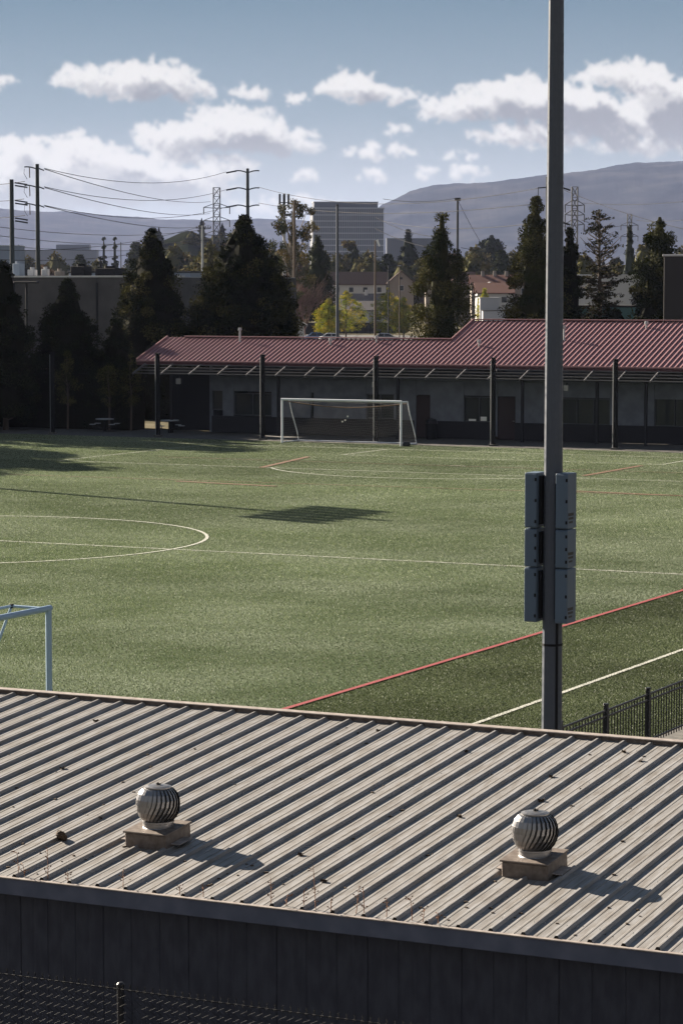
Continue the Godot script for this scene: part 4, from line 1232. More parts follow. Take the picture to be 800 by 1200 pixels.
func make_wires() -> void:
	wire(V(-161.9, 21.5, -253.5), V(-215.0, 27.2, -391.2), 1.7, "top wire sagging from the tall pole with curved arms to the three armed pole")
	wire(V(-161.9, 19.5, -253.5), V(-215.1, 24.3, -391.2), 1.6, "middle wire sagging from the tall pole with curved arms to the three armed pole")
	wire(V(-161.9, 17.5, -253.4), V(-215.1, 21.5, -391.2), 1.6, "lowest wire sagging from the tall pole with curved arms to the three armed pole")
	wire(V(-161.8, 21.4, -253.5), V(-340.1, 30.1, -610.5), 1.4, "back wire leaving the top arm of the tall pole towards the lattice tower")
	wire(V(-161.8, 19.4, -253.5), V(-340.3, 27.1, -610.4), 1.4, "back wire leaving the middle arm of the tall pole towards the lattice tower")
	wire(V(-161.8, 17.4, -253.5), V(-340.3, 24.1, -610.3), 1.4, "back wire leaving the lowest arm of the tall pole towards the lattice tower")
	wire(V(-154.6, 18.9, -224.7), V(-138.0, 18.3, -212.8), 0.3, "overhead wire entering at the left edge just above the bare pole arms")
	wire(V(-154.6, 17.4, -224.7), V(-138.1, 16.7, -212.8), 0.3, "overhead wire entering at the left edge behind the bare pole, middle height")
	wire(V(-154.6, 15.7, -224.7), V(-138.0, 15.2, -212.8), 0.3, "overhead wire entering at the left edge behind the bare pole, lowest")
	wire(V(-240.5, 18.8, -349.5), V(-336.4, 23.1, -603.4), 2.0, "long thin wire crossing in front of the left hills, uppermost")
	wire(V(-240.5, 17.5, -349.5), V(-336.4, 20.7, -603.3), 2.0, "long thin wire crossing in front of the left hills, second down")
	wire(V(-189.0, 13.4, -274.6), V(-196.2, 17.2, -348.1), 1.5, "wire from the small crossarm pole to the left edge")
	wire(V(-189.0, 12.4, -274.6), V(-196.2, 15.2, -348.1), 1.5, "lower wire from the small crossarm pole to the left edge")
	wire(V(-400.9, 20.2, -582.5), V(-382.4, 18.6, -658.7), 1.0, "thin wire crossing low over the far trees at left")
	wire(V(-212.7, 24.9, -397.9), V(-114.6, 19.4, -279.2), 2.2, "long wire from the three armed pole across the tower block to the hidden pole")
	wire(V(-212.7, 22.3, -397.9), V(-114.1, 17.8, -279.4), 1.4, "long wire under it from the three armed pole towards the hidden pole")
	wire(V(-155.2, 20.1, -324.9), V(-142.4, 19.9, -320.1), 0.4, "wire crossing the tower block and falling to the right hill pole")
	wire(V(-142.3, 19.5, -320.1), V(-140.2, 13.7, -323.4), 0.2, "guy wire slanting down from the square headed pole")
	wire(V(-215.5, 20.5, -451.2), V(-114.1, 15.7, -279.4), 1.0, "lower wire crossing in front of the right hill at mid height")
	wire(V(-182.1, 19.2, -378.5), V(-165.0, 15.8, -364.6), 0.6, "wire slanting down behind the clumpy conifer from the tower block")
	wire(V(-182.1, 17.5, -378.5), V(-164.5, 14.1, -364.9), 0.6, "lower wire slanting down behind the clumpy conifer from the tower block")
	wire(V(-111.7, 19.2, -279.5), V(-82.3, 13.2, -249.4), 0.6, "wire from the hidden pole upper arm down to the right edge")
	wire(V(-219.9, 26.8, -560.7), V(-164.7, 26.0, -498.8), 1.0, "wire running almost level from the tall lattice tower to the right edge")
	wire(V(-313.7, 30.2, -849.1), V(-221.6, 28.3, -671.5), 1.5, "wire running from the small lattice tower to the right edge")
	wire(V(-219.8, 23.1, -560.7), V(-317.0, 28.5, -845.2), 1.0, "wire between the two right lattice towers")
	wire(V(-112.1, 15.5, -279.3), V(-222.3, 22.3, -559.5), 0.5, "low wire between the hidden pole and the tall lattice tower")
	wire(V(-243.4, 17.1, -549.0), V(-221.9, 16.0, -557.5), 1.0, "low thin wire running across the foot of the right hill")

# ---------------------------------------------------------------- trees
func leaf_clump(m: MB, at: Vector3, r: float, n: int, size: float, tint: Color, vary: float, flat := 0.8) -> void:
	for i in n:
		var d := V(rng.randfn(), rng.randfn(), rng.randfn()).normalized()
		var p := at + V(d.x, d.y * flat, d.z) * r * pow(rng.randf(), 0.4)
		var ax := (d + V(rng.randfn(), rng.randfn() + 0.25, rng.randfn()) * 0.7).normalized()
		var sd := ax.cross(V(rng.randfn(), rng.randfn(), rng.randfn())).normalized()
		var k := 1.0 + rng.randf_range(-vary, vary)
		m.col = Color(tint.r * k, tint.g * k * rng.randf_range(0.94, 1.06), tint.b * k)
		var l := size * rng.randf_range(0.65, 1.3)
		m.leaf(p, ax, sd, l, l * 0.55)

func lumpy_core(m: MB, prof: Array, scale: float, seed_: int, tint: Color) -> void:
	var f := FastNoiseLite.new()
	f.seed = seed_; f.frequency = 0.45; f.fractal_octaves = 3
	m.col = tint
	var nh := 16
	var ns := 14
	var h0: float = prof[0].x
	var h1: float = prof[-1].x
	var ring := func(i: int, k: int) -> Vector3:
		var h := lerpf(h0, h1 - 0.3, float(i) / nh)
		var an := TAU * k / ns
		var r := _prof(prof, h) * scale
		r *= 1.0 + 0.45 * f.get_noise_3d(cos(an) * 3.0, h, sin(an) * 3.0)
		return V(cos(an) * r, h, -sin(an) * r)
	for i in nh:
		for k in ns:
			m.quad(ring.call(i, k), ring.call(i, (k + 1) % ns), ring.call(i + 1, (k + 1) % ns), ring.call(i + 1, k))

func _prof(prof: Array, h: float) -> float:
	for i in prof.size() - 1:
		if h <= prof[i + 1].x:
			return lerpf(prof[i].y, prof[i + 1].y, clampf((h - prof[i].x) / maxf(prof[i + 1].x - prof[i].x, 0.001), 0, 1))
	return 0.0

# a tree whose crown follows prof, an array of Vector2(height, radius)
func crown_tree(called: String, at: Vector3, prof: Array, clumps: int, per: int, clump_r: float, size: float, tints: Array, lm: Material, core: float, label: String, seed_: int, trunk_r := 0.2, group := "", bark: Material = null, flat := 0.8) -> Node3D:
	rng.seed = seed_
	if core > 0.0:
		for i in prof.size():
			prof[i].y *= 1.12
	var t := thing(called, at, label, "tree", group)
	var h0: float = prof[0].x
	var h1: float = prof[-1].x
	var tr := MB.new()
	tr.tube([V(0, -0.2, 0), V(0.05, h0 + 0.5, 0), V(-0.05, lerpf(h0, h1, 0.6), 0.05), V(0, h1 * 0.97, 0)], [trunk_r, trunk_r * 0.8, trunk_r * 0.4, 0.02], 7)
	var cr := MB.new()
	var total := 0.0
	var mx := 0.0
	for p in prof:
		mx = maxf(mx, p.y)
	var made := 0
	while made < clumps:
		var h := lerpf(h0, h1, rng.randf())
		var r := _prof(prof, h)
		if rng.randf() > (r + 0.15 * mx) / (1.15 * mx):
			continue
		made += 1
		var an := rng.randf() * TAU
		var rr := maxf(0.0, r - clump_r * 0.5) * (sqrt(rng.randf()) if core <= 0.0 else rng.randf_range(0.72, 1.08))
		var c := V(cos(an) * rr, h, sin(an) * rr)
		var k := clump_r * rng.randf_range(0.6, 1.25) * (0.55 + 0.45 * r / mx)
		leaf_clump(cr, c, k, int(per * (2.6 if core > 0.0 and size < 0.3 else 1.5) * rng.randf_range(0.7, 1.2)), size * (0.72 if size < 0.3 else 0.85), tints[rng.randi() % tints.size()], 0.25, flat)
		if made % 4 == 0:
			tr.tube([V(0, h * 0.92 - 0.2, 0), c * V(0.55, 1, 0.55), c], [trunk_r * 0.28, trunk_r * 0.16, 0.015], 4, false)
	if core > 0.0:
		lumpy_core(cr, prof, core * 0.86, seed_, tints[0])
	part("trunk", tr, bark if bark else M.bark, t)
	part("crown", cr, lm, t)
	return t

# a tree built from named lobes of foliage carried on limbs: lobes are [centre, radius]
func lobed_tree(called: String, at: Vector3, lobes: Array, per_m2: float, size: float, tints: Array, lm: Material, label: String, seed_: int, trunk_r: float, bark: Material, sub := 7) -> Node3D:
	rng.seed = seed_
	var t := thing(called, at, label, "tree")
	var tr := MB.new()
	var top := 0.0
	for l in lobes:
		top = maxf(top, l[0].y)
	tr.tube([V(0, -0.2, 0), V(0.1, top * 0.35, 0.05), V(-0.08, top * 0.7, 0), V(0.05, top, 0)], [trunk_r, trunk_r * 0.8, trunk_r * 0.5, 0.03], 8)
	var cr := MB.new()
	for l in lobes:
		var c: Vector3 = l[0]
		var r: float = l[1]
		tr.tube([V(0, c.y * 0.72, 0), V(c.x * 0.5, c.y * 0.86, c.z * 0.5), c], [trunk_r * 0.45, trunk_r * 0.28, 0.03], 5, false)
		for k in sub:
			var d := V(rng.randfn(), rng.randfn() * 0.8, rng.randfn()).normalized()
			var rr := r * rng.randf_range(0.35, 0.55)
			leaf_clump(cr, c + d * (r - rr * 0.7), rr, int(per_m2 * rr * rr), size, tints[rng.randi() % tints.size()], 0.25, 0.85)
	part("trunk", tr, bark, t)
	part("crown", cr, lm, t)
	return t

func _twigs(m: MB, p: Vector3, d: Vector3, l: float, r: float, depth: int, upness: float) -> void:
	var q := p + d * l
	m.tube([p, q], [r, r * 0.65], 4, false)
	if depth == 0:
		return
	for k in 3 + (1 if rng.randf() < 0.4 else 0):
		var nd := (d + V(rng.randfn(), rng.randfn() * 0.6 + upness, rng.randfn()) * 0.42).normalized()
		_twigs(m, p.lerp(q, rng.randf_range(0.5, 1.0)), nd, l * rng.randf_range(0.6, 0.85), r * 0.6, depth - 1, upness)

func bare_tree(at: Vector3, h: float, label: String, seed_: int, m: Material, stems := 4) -> void:
	rng.seed = seed_
	var t := thing("bare_tree", at, label, "tree", "")
	var tw := MB.new()
	for s in stems:
		var d := V(rng.randfn() * 0.22, 1, rng.randfn() * 0.22).normalized()
		_twigs(tw, V(rng.randfn() * 0.4, 0, rng.randfn() * 0.4), d, h * 0.38, 0.09, 4, 0.5)
	part("branches", tw, m, t)

func sparse_conifer(at: Vector3, h: float, w: float, label: String) -> void:
	rng.seed = 77
	var t := thing("sparse_conifer", at, label, "tree")
	var tr := MB.new()
	tr.tube([V(0, 0, 0), V(0.05, h * 0.5, 0), V(0, h * 0.84, 0.05), V(0.02, h, 0)], [0.26, 0.17, 0.08, 0.02], 7)
	part("trunk", tr, M.bark, t)
	var br := MB.new()
	var lf := MB.new()
	var y := 3.0
	while y < h - 0.2:
		var f := (y - 3.0) / (h - 3.0)
		var reach := w * (0.55 + 0.5 * sin(f * 2.6)) * (1.0 if f < 0.62 else lerpf(1.0, 0.45, (f - 0.62) / 0.38))
		for k in 4:
			var an := rng.randf() * TAU
			var d := V(cos(an), 0, sin(an))
			var l := reach * rng.randf_range(0.6, 1.1)
			var dr := rng.randf_range(-0.02, 0.2) if f < 0.62 else rng.randf_range(0.25, 0.9)
			var p1 := V(0, y, 0) + d * l * 0.5 + Vector3.UP * l * dr * 0.5
			var p2 := V(0, y, 0) + d * l + Vector3.UP * l * (dr + 0.06)
			br.tube([V(0, y, 0), p1, p2], [0.05, 0.035, 0.012], 4, false)
			var nl := 9 if f < 0.62 else 2
			for q in nl:
				var g := rng.randf_range(0.3, 1.0)
				var c := V(0, y, 0).lerp(p2, g) + V(rng.randfn(), rng.randfn() * 0.3, rng.randfn()) * 0.22
				br.tube([V(0, y, 0).lerp(p2, g * 0.95), c + V(0, 0.15, 0)], [0.016, 0.008], 3, false)
				leaf_clump(lf, c, 0.24, 8, 0.2, Color(0.03, 0.03, 0.016), 0.3, 0.45)
		y += rng.randf_range(0.2, 0.34)
	part("branches", br, M.bark, t)
	part("crown", lf, M.leaf_dark, t)

func P2(a: Array) -> Array:
	var o := []
	for i in range(0, a.size(), 2):
		o.append(Vector2(a[i], a[i + 1]))
	return o

func make_trees() -> void:
	var dk := [Color(0.012, 0.015, 0.009), Color(0.017, 0.021, 0.011), Color(0.024, 0.027, 0.014)]
	var ol := [Color(0.036, 0.039, 0.016), Color(0.068, 0.066, 0.027), Color(0.024, 0.03, 0.013), Color(0.085, 0.078, 0.034)]
	var eu := [Color(0.06, 0.065, 0.03), Color(0.12, 0.1, 0.045), Color(0.16, 0.12, 0.05), Color(0.05, 0.055, 0.03)]
	var yl := [Color(0.24, 0.26, 0.05), Color(0.34, 0.31, 0.06), Color(0.13, 0.16, 0.05), Color(0.38, 0.3, 0.07)]
	# the big dark trees behind the clubhouse, left to right
	crown_tree("dark_cypress", V(-92.2, 0, -139.8), P2([0.8, 1.6, 3, 2.0, 5.5, 1.6, 7.8, 1.0, 9.3, 0.55, 10.3, 0.05]), 150, 70, 0.6, 0.22, dk, M.leaf_dark, 0.8, "dark narrow tree cut by the left edge of the photo", 101)
	crown_tree("dark_round_tree", V(-90.9, 0, -144.9), P2([0.6, 1.5, 2.5, 2.15, 4.6, 2.1, 6.4, 1.55, 7.9, 0.85, 8.7, 0.4, 9.2, 0.05]), 200, 75, 0.6, 0.22, dk, M.leaf_dark, 0.82, "dark rounded tree in front of the tan warehouse wall", 102)
	crown_tree("dark_side_tree", V(-88.0, 0, -145.8), P2([0.6, 1.0, 2.5, 1.2, 4.5, 0.95, 6.0, 0.5, 6.6, 0.05]), 90, 70, 0.5, 0.22, dk, M.leaf_dark, 0.82, "small dark lobe of a tree at the right shoulder of the rounded tree", 112)
	crown_tree("dark_peaked_tree", V(-93.7, 0, -160.0), P2([0.6, 1.9, 3, 2.6, 6, 2.65, 8.2, 1.9, 9.8, 1.55, 10.8, 0.95, 11.8, 0.5, 12.7, 0.05]), 260, 75, 0.7, 0.23, dk + [ol[0], ol[3]], M.leaf_dark, 0.8, "dark tree with a narrow peak standing before the pale blue building", 103)
	crown_tree("big_dark_tree", V(-88.2, 0, -163.0), P2([0.4, 3.0, 2.5, 3.6, 5.0, 3.65, 7.2, 3.2, 9.2, 2.6, 11, 1.75, 12.4, 0.85, 13.4, 0.05]), 480, 75, 0.75, 0.24, dk + [ol[0], ol[3]], M.leaf_dark, 0.84, "biggest dark dome shaped tree, below the three armed pole", 104, 0.3)
	# clumpy conifers at right
	crown_tree("clumpy_conifer", V(-82.4, 0, -182.4), P2([1.0, 2.2, 3.5, 2.35, 5.5, 2.2, 7.6, 2.0, 9.5, 1.7, 11.2, 1.25, 12.2, 0.7, 12.6, 0.35, 13.2, 0.55, 13.8, 0.45, 14.2, 0.05]), 150, 84, 0.85, 0.24, ol, M.leaf_olive, 0.4, "clumpy green conifer with a knob at its tip, in front of the right hill", 105)
	crown_tree("clumpy_conifer", V(-74.3, 0, -180.7), P2([0.6, 2.1, 3.5, 2.4, 6.0, 2.3, 8.0, 1.9, 10.2, 1.65, 12.0, 1.1, 13.6, 0.65, 14.8, 0.05]), 190, 90, 0.85, 0.24, ol, M.leaf_olive, 0.5, "tall clumpy conifer directly behind the light mast", 106)
	crown_tree("dark_side_conifer", V(-72.5, 0, -182.6), P2([0.6, 1.2, 3.5, 1.3, 7.0, 1.1, 9.5, 0.85, 11.5, 0.55, 12.8, 0.05]), 130, 62, 0.5, 0.23, dk, M.leaf_dark, 0.7, "dark narrow conifer at the right edge of the light mast", 107)
	sparse_conifer(V(-72.1, 0, -187.5), 14.3, 1.9, "thin half bare conifer with spiky top right of the light mast")
	crown_tree("clumpy_conifer", V(-64.8, 0, -180.0), P2([0.6, 2.3, 3.5, 2.6, 6.0, 2.3, 8.5, 1.85, 10.5, 1.4, 12.2, 0.9, 13.8, 0.05]), 190, 90, 0.85, 0.24, ol + dk, M.leaf_olive, 0.5, "clumpy conifer left of the dark flat roofed building", 108)
	crown_tree("dark_side_conifer", V(-62.0, 0, -181.0), P2([0.6, 1.4, 3.5, 1.5, 7.0, 1.3, 9.5, 0.9, 11.2, 0.5, 12.0, 0.05]), 130, 62, 0.5, 0.23, dk, M.leaf_dark, 0.7, "dark conifer rising over the white roof edge at the far right", 109)
	crown_tree("grey_pointed_tree", V(-105.2, 0, -282.7), P2([2.0, 1.7, 6, 1.5, 9, 1.1, 12, 0.6, 14, 0.25, 15.6, 0.03]), 90, 50, 0.6, 0.26, [Color(0.05, 0.055, 0.05), Color(0.06, 0.065, 0.055)], M.leaf_dark, 0.7, "pointed grey green cone shaped tree below the smaller right pylon", 110)
	for q in [[-67.5, -178.5, 2.6, 7.3, 201, "dark bush below the thin half bare conifer, left of it"], [-70.2, -178.0, 2.2, 6.6, 202, "dark bush behind the red ridge right of the light mast"], [-64.3, -176.5, 2.6, 7.6, 203, "dark bush behind the red ridge, nearest the dark building"], [-61.2, -175.5, 2.2, 7.2, 204, "dark bush behind the red ridge at the right edge"]]:
		crown_tree("dark_bush", V(q[0], 0, q[1]), P2([0.3, q[2] * 0.8, q[3] * 0.4, q[2], q[3] * 0.75, q[2] * 0.75, q[3], 0.1]), 150, 60, 0.55, 0.23, dk, M.leaf_dark, 0.8, q[5], q[4], 0.12)
	# trees past the left edge: they throw the shade on the far left corner of the field
	for q in [[-104.0, -116.5, 16.0, 4.6, 211, "nearest"], [-103.0, -122.5, 16.5, 4.6, 212, "second"], [-104.5, -128.0, 14.0, 4.2, 213, "third"], [-103.5, -138.5, 16.5, 5.0, 214, "fourth"], [-105.0, -146.0, 15.0, 5.0, 215, "fifth"], [-112.0, -127.0, 19.0, 4.8, 216, "back"]]:
		crown_tree("corner_tree", V(q[0], 0, q[1]), P2([2.0, q[3] * 0.6, q[2] * 0.35, q[3], q[2] * 0.75, q[3] * 0.9, q[2] * 0.92, q[3] * 0.55, q[2], 0.1]), 150, 70, 1.0, 0.32, dk, M.leaf_dark, 0.6, "shade tree left of the field corner, the %s one of a row" % q[5], q[4], 0.25)
	# hedge and small leafy trees at the left corner of the field
	rng.seed = 61
	var hd := MB.new()
	hd.col = dk[0]
	hd.box(V(0, 1.7, 0), V(26, 3.4, 1.6))
	for i in 420:
		leaf_clump(hd, V(rng.randf_range(-13, 13), rng.randf_range(0.3, 3.7), 0.6 + rng.randf_range(-0.7, 0.5)), 0.45, 26, 0.22, dk[i % 3], 0.25)
	var hedge := thing("hedge", V(-98, 0, -143.4), "tall dark hedge behind the picnic tables at the left corner", "hedge")
	part("foliage", hd, M.leaf_dark, hedge)
	var hedge2: Node3D = copy(hedge, V(-84.0, 0, -155.5), "dark hedge closing the gap behind the left end of the clubhouse")
	hedge2.scale = V(0.7, 1.1, 1)
	for q in [[-88.9, -141.6, 4.7, 221, "small speckled tree by the left netting pole"], [-86.2, -142.0, 4.1, 222, "small speckled tree left of the clubhouse roof, the lower one"], [-84.9, -142.4, 4.5, 223, "small speckled tree touching the left end of the clubhouse roof"]]:
		rng.seed = q[3]
		crown_tree("small_tree", V(q[0], 0, q[1]), P2([1.6, 0.5, 2.6, 1.05, 3.6, 0.9, q[2], 0.1]), 42, 34, 0.4, 0.16, [ol[1], ol[3], ol[0]], M.leaf_olive, 0.0, q[4], q[3], 0.07)
	# eucalyptus and the street trees behind the ridge
	var e0 := V(-184.3, 0, -355.1)
	lobed_tree("eucalyptus", e0, [[V(-1.2, 19.6, 0.5), 1.5], [V(0.2, 20.3, 0), 1.2], [V(-2.2, 17.6, 0), 1.5], [V(2.3, 19.2, 0), 1.5], [V(3.0, 16.8, 0.4), 1.4], [V(1.6, 15.2, 0), 1.5], [V(-0.4, 16.5, 0.6), 1.6], [V(-2.4, 14.2, 0), 1.5], [V(-1.0, 12.4, 0.4), 1.7], [V(1.0, 12.2, 0), 1.6], [V(-2.9, 11.4, 0), 1.4], [V(0.0, 9.6, 0.3), 1.7], [V(2.2, 9.9, 0), 1.5], [V(-1.9, 8.8, 0), 1.5], [V(0.6, 7.0, 0), 1.4]],
		150.0, 0.34, eu, M.leaf_olive, "tall loose eucalyptus with bronze tints in front of the phone mast", 120, 0.35, M.pale_bark)
	crown_tree("green_tree", V(-203.6, 0, -401.3), P2([3, 2.2, 7, 2.9, 11, 2.4, 14, 1.6, 17, 0.2]), 130, 60, 0.9, 0.36, [ol[2], ol[0], eu[3]], M.leaf_olive, 0.6, "green conical tree at the left foot of the office tower", 121, 0.25)
	crown_tree("green_tree", V(-328.0, 0, -669.0), P2([3, 3.0, 8, 4.0, 13, 3.4, 17, 2.0, 19, 0.3]), 110, 60, 0.9, 0.36, [ol[2], dk[2], eu[3]], M.leaf_olive, 0.6, "dull green tree just left of the grey lamp pole", 122, 0.25)
	lobed_tree("bronze_palm_tree", V(-353.9, 0, -717.5), [[V(0, 19.5, 0), 2.6], [V(-1.5, 16.5, 0), 2.2], [V(1.4, 15.8, 0), 2.3], [V(0, 12.8, 0), 2.2]], 50.0, 0.8, [eu[1], eu[2], ol[0]], M.leaf_olive, "bronze tinted tree in front of the office tower's middle", 123, 0.3, M.bark)
	bare_tree(V(-205.5, 0, -389.0), 11.6, "bare reddish winter tree, left one of three below the eucalyptus", 131, M.twig_red, 5)
	bare_tree(V(-202.2, 0, -391.0), 12.2, "bare reddish winter tree, middle one of three below the eucalyptus", 132, M.twig_red, 5)
	bare_tree(V(-199.8, 0, -389.0), 10.4, "bare reddish winter tree, right one of three below the eucalyptus", 133, M.twig_red, 4)
	for q in [[-208.3, -421.3, 7.9, 3.7, 141, "yellow green street tree in front of the white house, left of the lamp poles"], [-189.2, -398.0, 8.4, 3.0, 142, "yellow green street tree round the foot of the bent arm street lamp"], [-199.0, -396.2, 6.6, 2.6, 143, "low yellow green tree below the bare reddish trees"], [-191.6, -442.5, 8.2, 1.6, 144, "narrow yellow green tree by the white annex"], [-186.0, -397.0, 7.0, 2.0, 145, "yellow green tree touching the clumpy conifer"]]:
		crown_tree("street_tree", V(q[0], 0, q[1]), P2([1.2, q[3] * 0.75, q[2] * 0.4, q[3] * 1.2, q[2] * 0.7, q[3] * 0.95, q[2], 0.15]), 200, 32, 0.6, 0.26, yl, M.leaf_yellow, 0.0, q[5], q[4], 0.14, "yellow green street trees", null)
	# far trees: a few kinds, copied over the plain behind
	var kinds := [
		crown_tree("far_tree", V(-338.3, 0, -725.2), P2([2, 3.4, 8, 4.6, 14, 3.6, 20, 2.0, 25, 0.2]), 70, 45, 1.8, 0.9, [ol[2], dk[2], dk[1]], M.leaf_dark, 0.75, "large dark conical tree between the office tower and the clumpy conifer", 151, 0.4, "far trees across the plain"),
		crown_tree("far_tree", V(-356.1, 0, -828.0), P2([10, 1.5, 14, 3.8, 18, 4.8, 22, 4.0, 25, 0.5]), 60, 45, 1.7, 0.9, [ol[2], ol[0], dk[2]], M.leaf_dark, 0.7, "round topped far tree between the clumpy conifer and the light mast", 152, 0.4, "far trees across the plain"),
		crown_tree("far_tree", V(-460.0, 0, -776.0), P2([9, 1.0, 13, 3.0, 17, 3.6, 20.5, 3.0, 23.4, 0.5]), 50, 45, 1.5, 0.9, [ol[2], ol[0], eu[0]], M.leaf_dark, 0.65, "round topped far tree left of the peaked dark tree", 153, 0.4, "far trees across the plain"),
		crown_tree("far_tree", V(-385.0, 0, -590.4), P2([2, 1.8, 8, 2.4, 14, 1.6, 19.5, 0.1]), 50, 45, 1.2, 0.8, dk + [ol[0], ol[3]], M.leaf_dark, 0.75, "dark conical far tree between the two tall poles at left", 154, 0.4, "far trees across the plain"),
		crown_tree("far_tree", V(-417.7, 0, -685.8), P2([3, 0.8, 12, 0.9, 20, 0.6, 23, 0.05]), 30, 40, 0.8, 0.7, [ol[2], ol[0]], M.leaf_dark, 0.5, "slim far poplar, left of a pair at left", 155, 0.3, "far trees across the plain"),
		crown_tree("far_tree", V(-366.3, 0, -599.7), P2([1, 1.1, 8, 1.3, 13, 0.8, 16.4, 0.05]), 36, 45, 0.9, 0.7, dk, M.leaf_dark, 0.75, "dark slim far cypress below the pair of poplars", 156, 0.3, "far trees across the plain"),
		crown_tree("far_tree", V(-275, 0, -640), P2([1, 3.0, 5, 4.2, 9, 3.4, 12, 0.3]), 60, 45, 1.6, 0.8, [ol[1], eu[1], ol[0]], M.leaf_olive, 0.7, "broad olive far tree behind the white house", 157, 0.4, "far trees across the plain"),
		crown_tree("far_tree", V(-300, 0, -655), P2([1, 2.6, 5, 3.6, 9, 3.0, 11, 0.3]), 60, 45, 1.5, 0.8, [Color(0.13, 0.085, 0.06), Color(0.1, 0.07, 0.045)], M.leaf_olive, 0.6, "broad russet far tree behind the white house", 158, 0.4, "far trees across the plain"),
	]
	copy(kinds[4], V(-414.9, 0, -687.4), "slim far poplar, right of a pair at left")
	var r := RandomNumberGenerator.new()
	r.seed = 404
	var what := ["large conical tree", "round topped tree", "lollipop tree", "dark conical tree", "slim poplar", "slim cypress", "broad olive tree", "broad russet tree"]
	for i in 250:
		var az := deg_to_rad(VIEW_AZ + r.randf_range(-9.5, 9.5))
		var d := 715.0 * pow(2.3, r.randf())
		var kind: int = [3, 6, 7, 0, 6, 2, 6, 6, 3, 6][r.randi() % 10]
		var sc := r.randf_range(0.6, 0.95)
		var tall := sc * (0.72 if kind == 0 else 1.75 if kind >= 6 else 0.85)
		var o := copy(kinds[kind], V(sin(az) * d, 0, -cos(az) * d), _which(what[kind], rad_to_deg(az) - VIEW_AZ, d, sc), r.randf() * TAU)
		var wide := tall * (1.0 if kind >= 6 else r.randf_range(0.9, 1.3))
		o.scale = V(wide, tall, wide)
	# more trees among the houses and at the right, nearer than the plain
	for q in [[0.35, 725, 6, 1.3, "olive tree behind the white house, its left end"], [0.95, 735, 2, 0.75, "round tree behind the brown roofed house"], [1.25, 720, 6, 1.2, "olive tree beside the cream house"], [2.75, 640, 6, 1.3, "broad olive tree right of the square headed pole"], [3.35, 660, 2, 0.75, "round tree behind the row with four chimneys"], [3.6, 690, 6, 1.4, "broad olive tree left of the tall clumpy conifer"], [5.05, 480, 6, 1.15, "olive tree between the light mast and the bare conifer"], [5.45, 560, 3, 0.75, "dark conical tree behind the bare conifer, low down"], [5.8, 460, 6, 1.0, "olive tree at the right of the bare conifer"], [6.3, 520, 6, 1.35, "broad olive tree left of the right edge conifer"], [6.9, 480, 0, 0.55, "conical tree behind the dark flat roofed building"], [-1.05, 620, 6, 1.5, "olive tree just right of the biggest dark tree"], [-0.35, 720, 6, 1.4, "olive tree at the foot of the office tower"], [-2.75, 520, 6, 1.35, "olive tree right of the peaked dark tree"], [-0.1, 730, 6, 1.4, "olive tree behind the grey lamp pole"]]:
		var an := deg_to_rad(VIEW_AZ + float(q[0]))
		var o := copy(kinds[q[2]], V(sin(an) * q[1], 0, -cos(an) * q[1]), q[4], r.randf() * TAU, "trees among the houses")
		o.scale = Vector3.ONE * float(q[3])
	for i in 48:                                              # on the knoll
		var az := deg_to_rad(VIEW_AZ + r.randf_range(-4.4, -0.4))
		var d := r.randf_range(1100.0, 1290.0)
		var kind: int = [6, 2, 3, 6, 7][r.randi() % 5]
		var hh := 33.0 * smoothstep(1000.0, 1250.0, d) * clampf(1.0 - absf(rad_to_deg(az) - VIEW_AZ + 3.0) / 3.0, 0.05, 1.0)
		var sc := r.randf_range(0.5, 0.8)
		var o := copy(kinds[kind], V(sin(az) * d, hh - 3.0, -cos(az) * d), _which(what[kind] + " on the knoll", rad_to_deg(az) - VIEW_AZ, d, sc + 0.15), r.randf() * TAU, "trees on the wooded knoll")
		o.scale = V(sc * 1.3, sc, sc * 1.3)

func _which(kind: String, a: float, d: float, sc: float) -> String:
	var marks := [[-6.9, "by the bare pole"], [-6.3, "near the armed pole"], [-5.0, "behind the warehouse roof"], [-4.0, "left of the peaked dark tree"], [-3.0, "behind the pale blue building"], [-2.5, "near the left pylon"], [-1.9, "behind the biggest dark tree"], [-1.0, "behind the eucalyptus"], [-0.1, "below the office tower"], [0.9, "behind the cream house"], [2.1, "behind the clumpy conifer"], [3.1, "behind the red roofed row"], [4.2, "behind the light mast"], [4.9, "near the right pylon"], [5.5, "behind the bare conifer"], [6.6, "behind the right edge conifer"]]
	var best := ""
	var bd := 99.0
	for m in marks:
		if absf(m[0] - a) < absf(bd):
			bd = a - float(m[0]); best = m[1]
	var size := "small " if sc < 0.72 else "tall " if sc > 0.85 else ""
	var row := "nearest row" if d < 850.0 else "second row" if d < 1030.0 else "third row" if d < 1250.0 else "hindmost row"
	return size + kind + " " + best + (", left, " if bd < 0.0 else ", right, ") + row

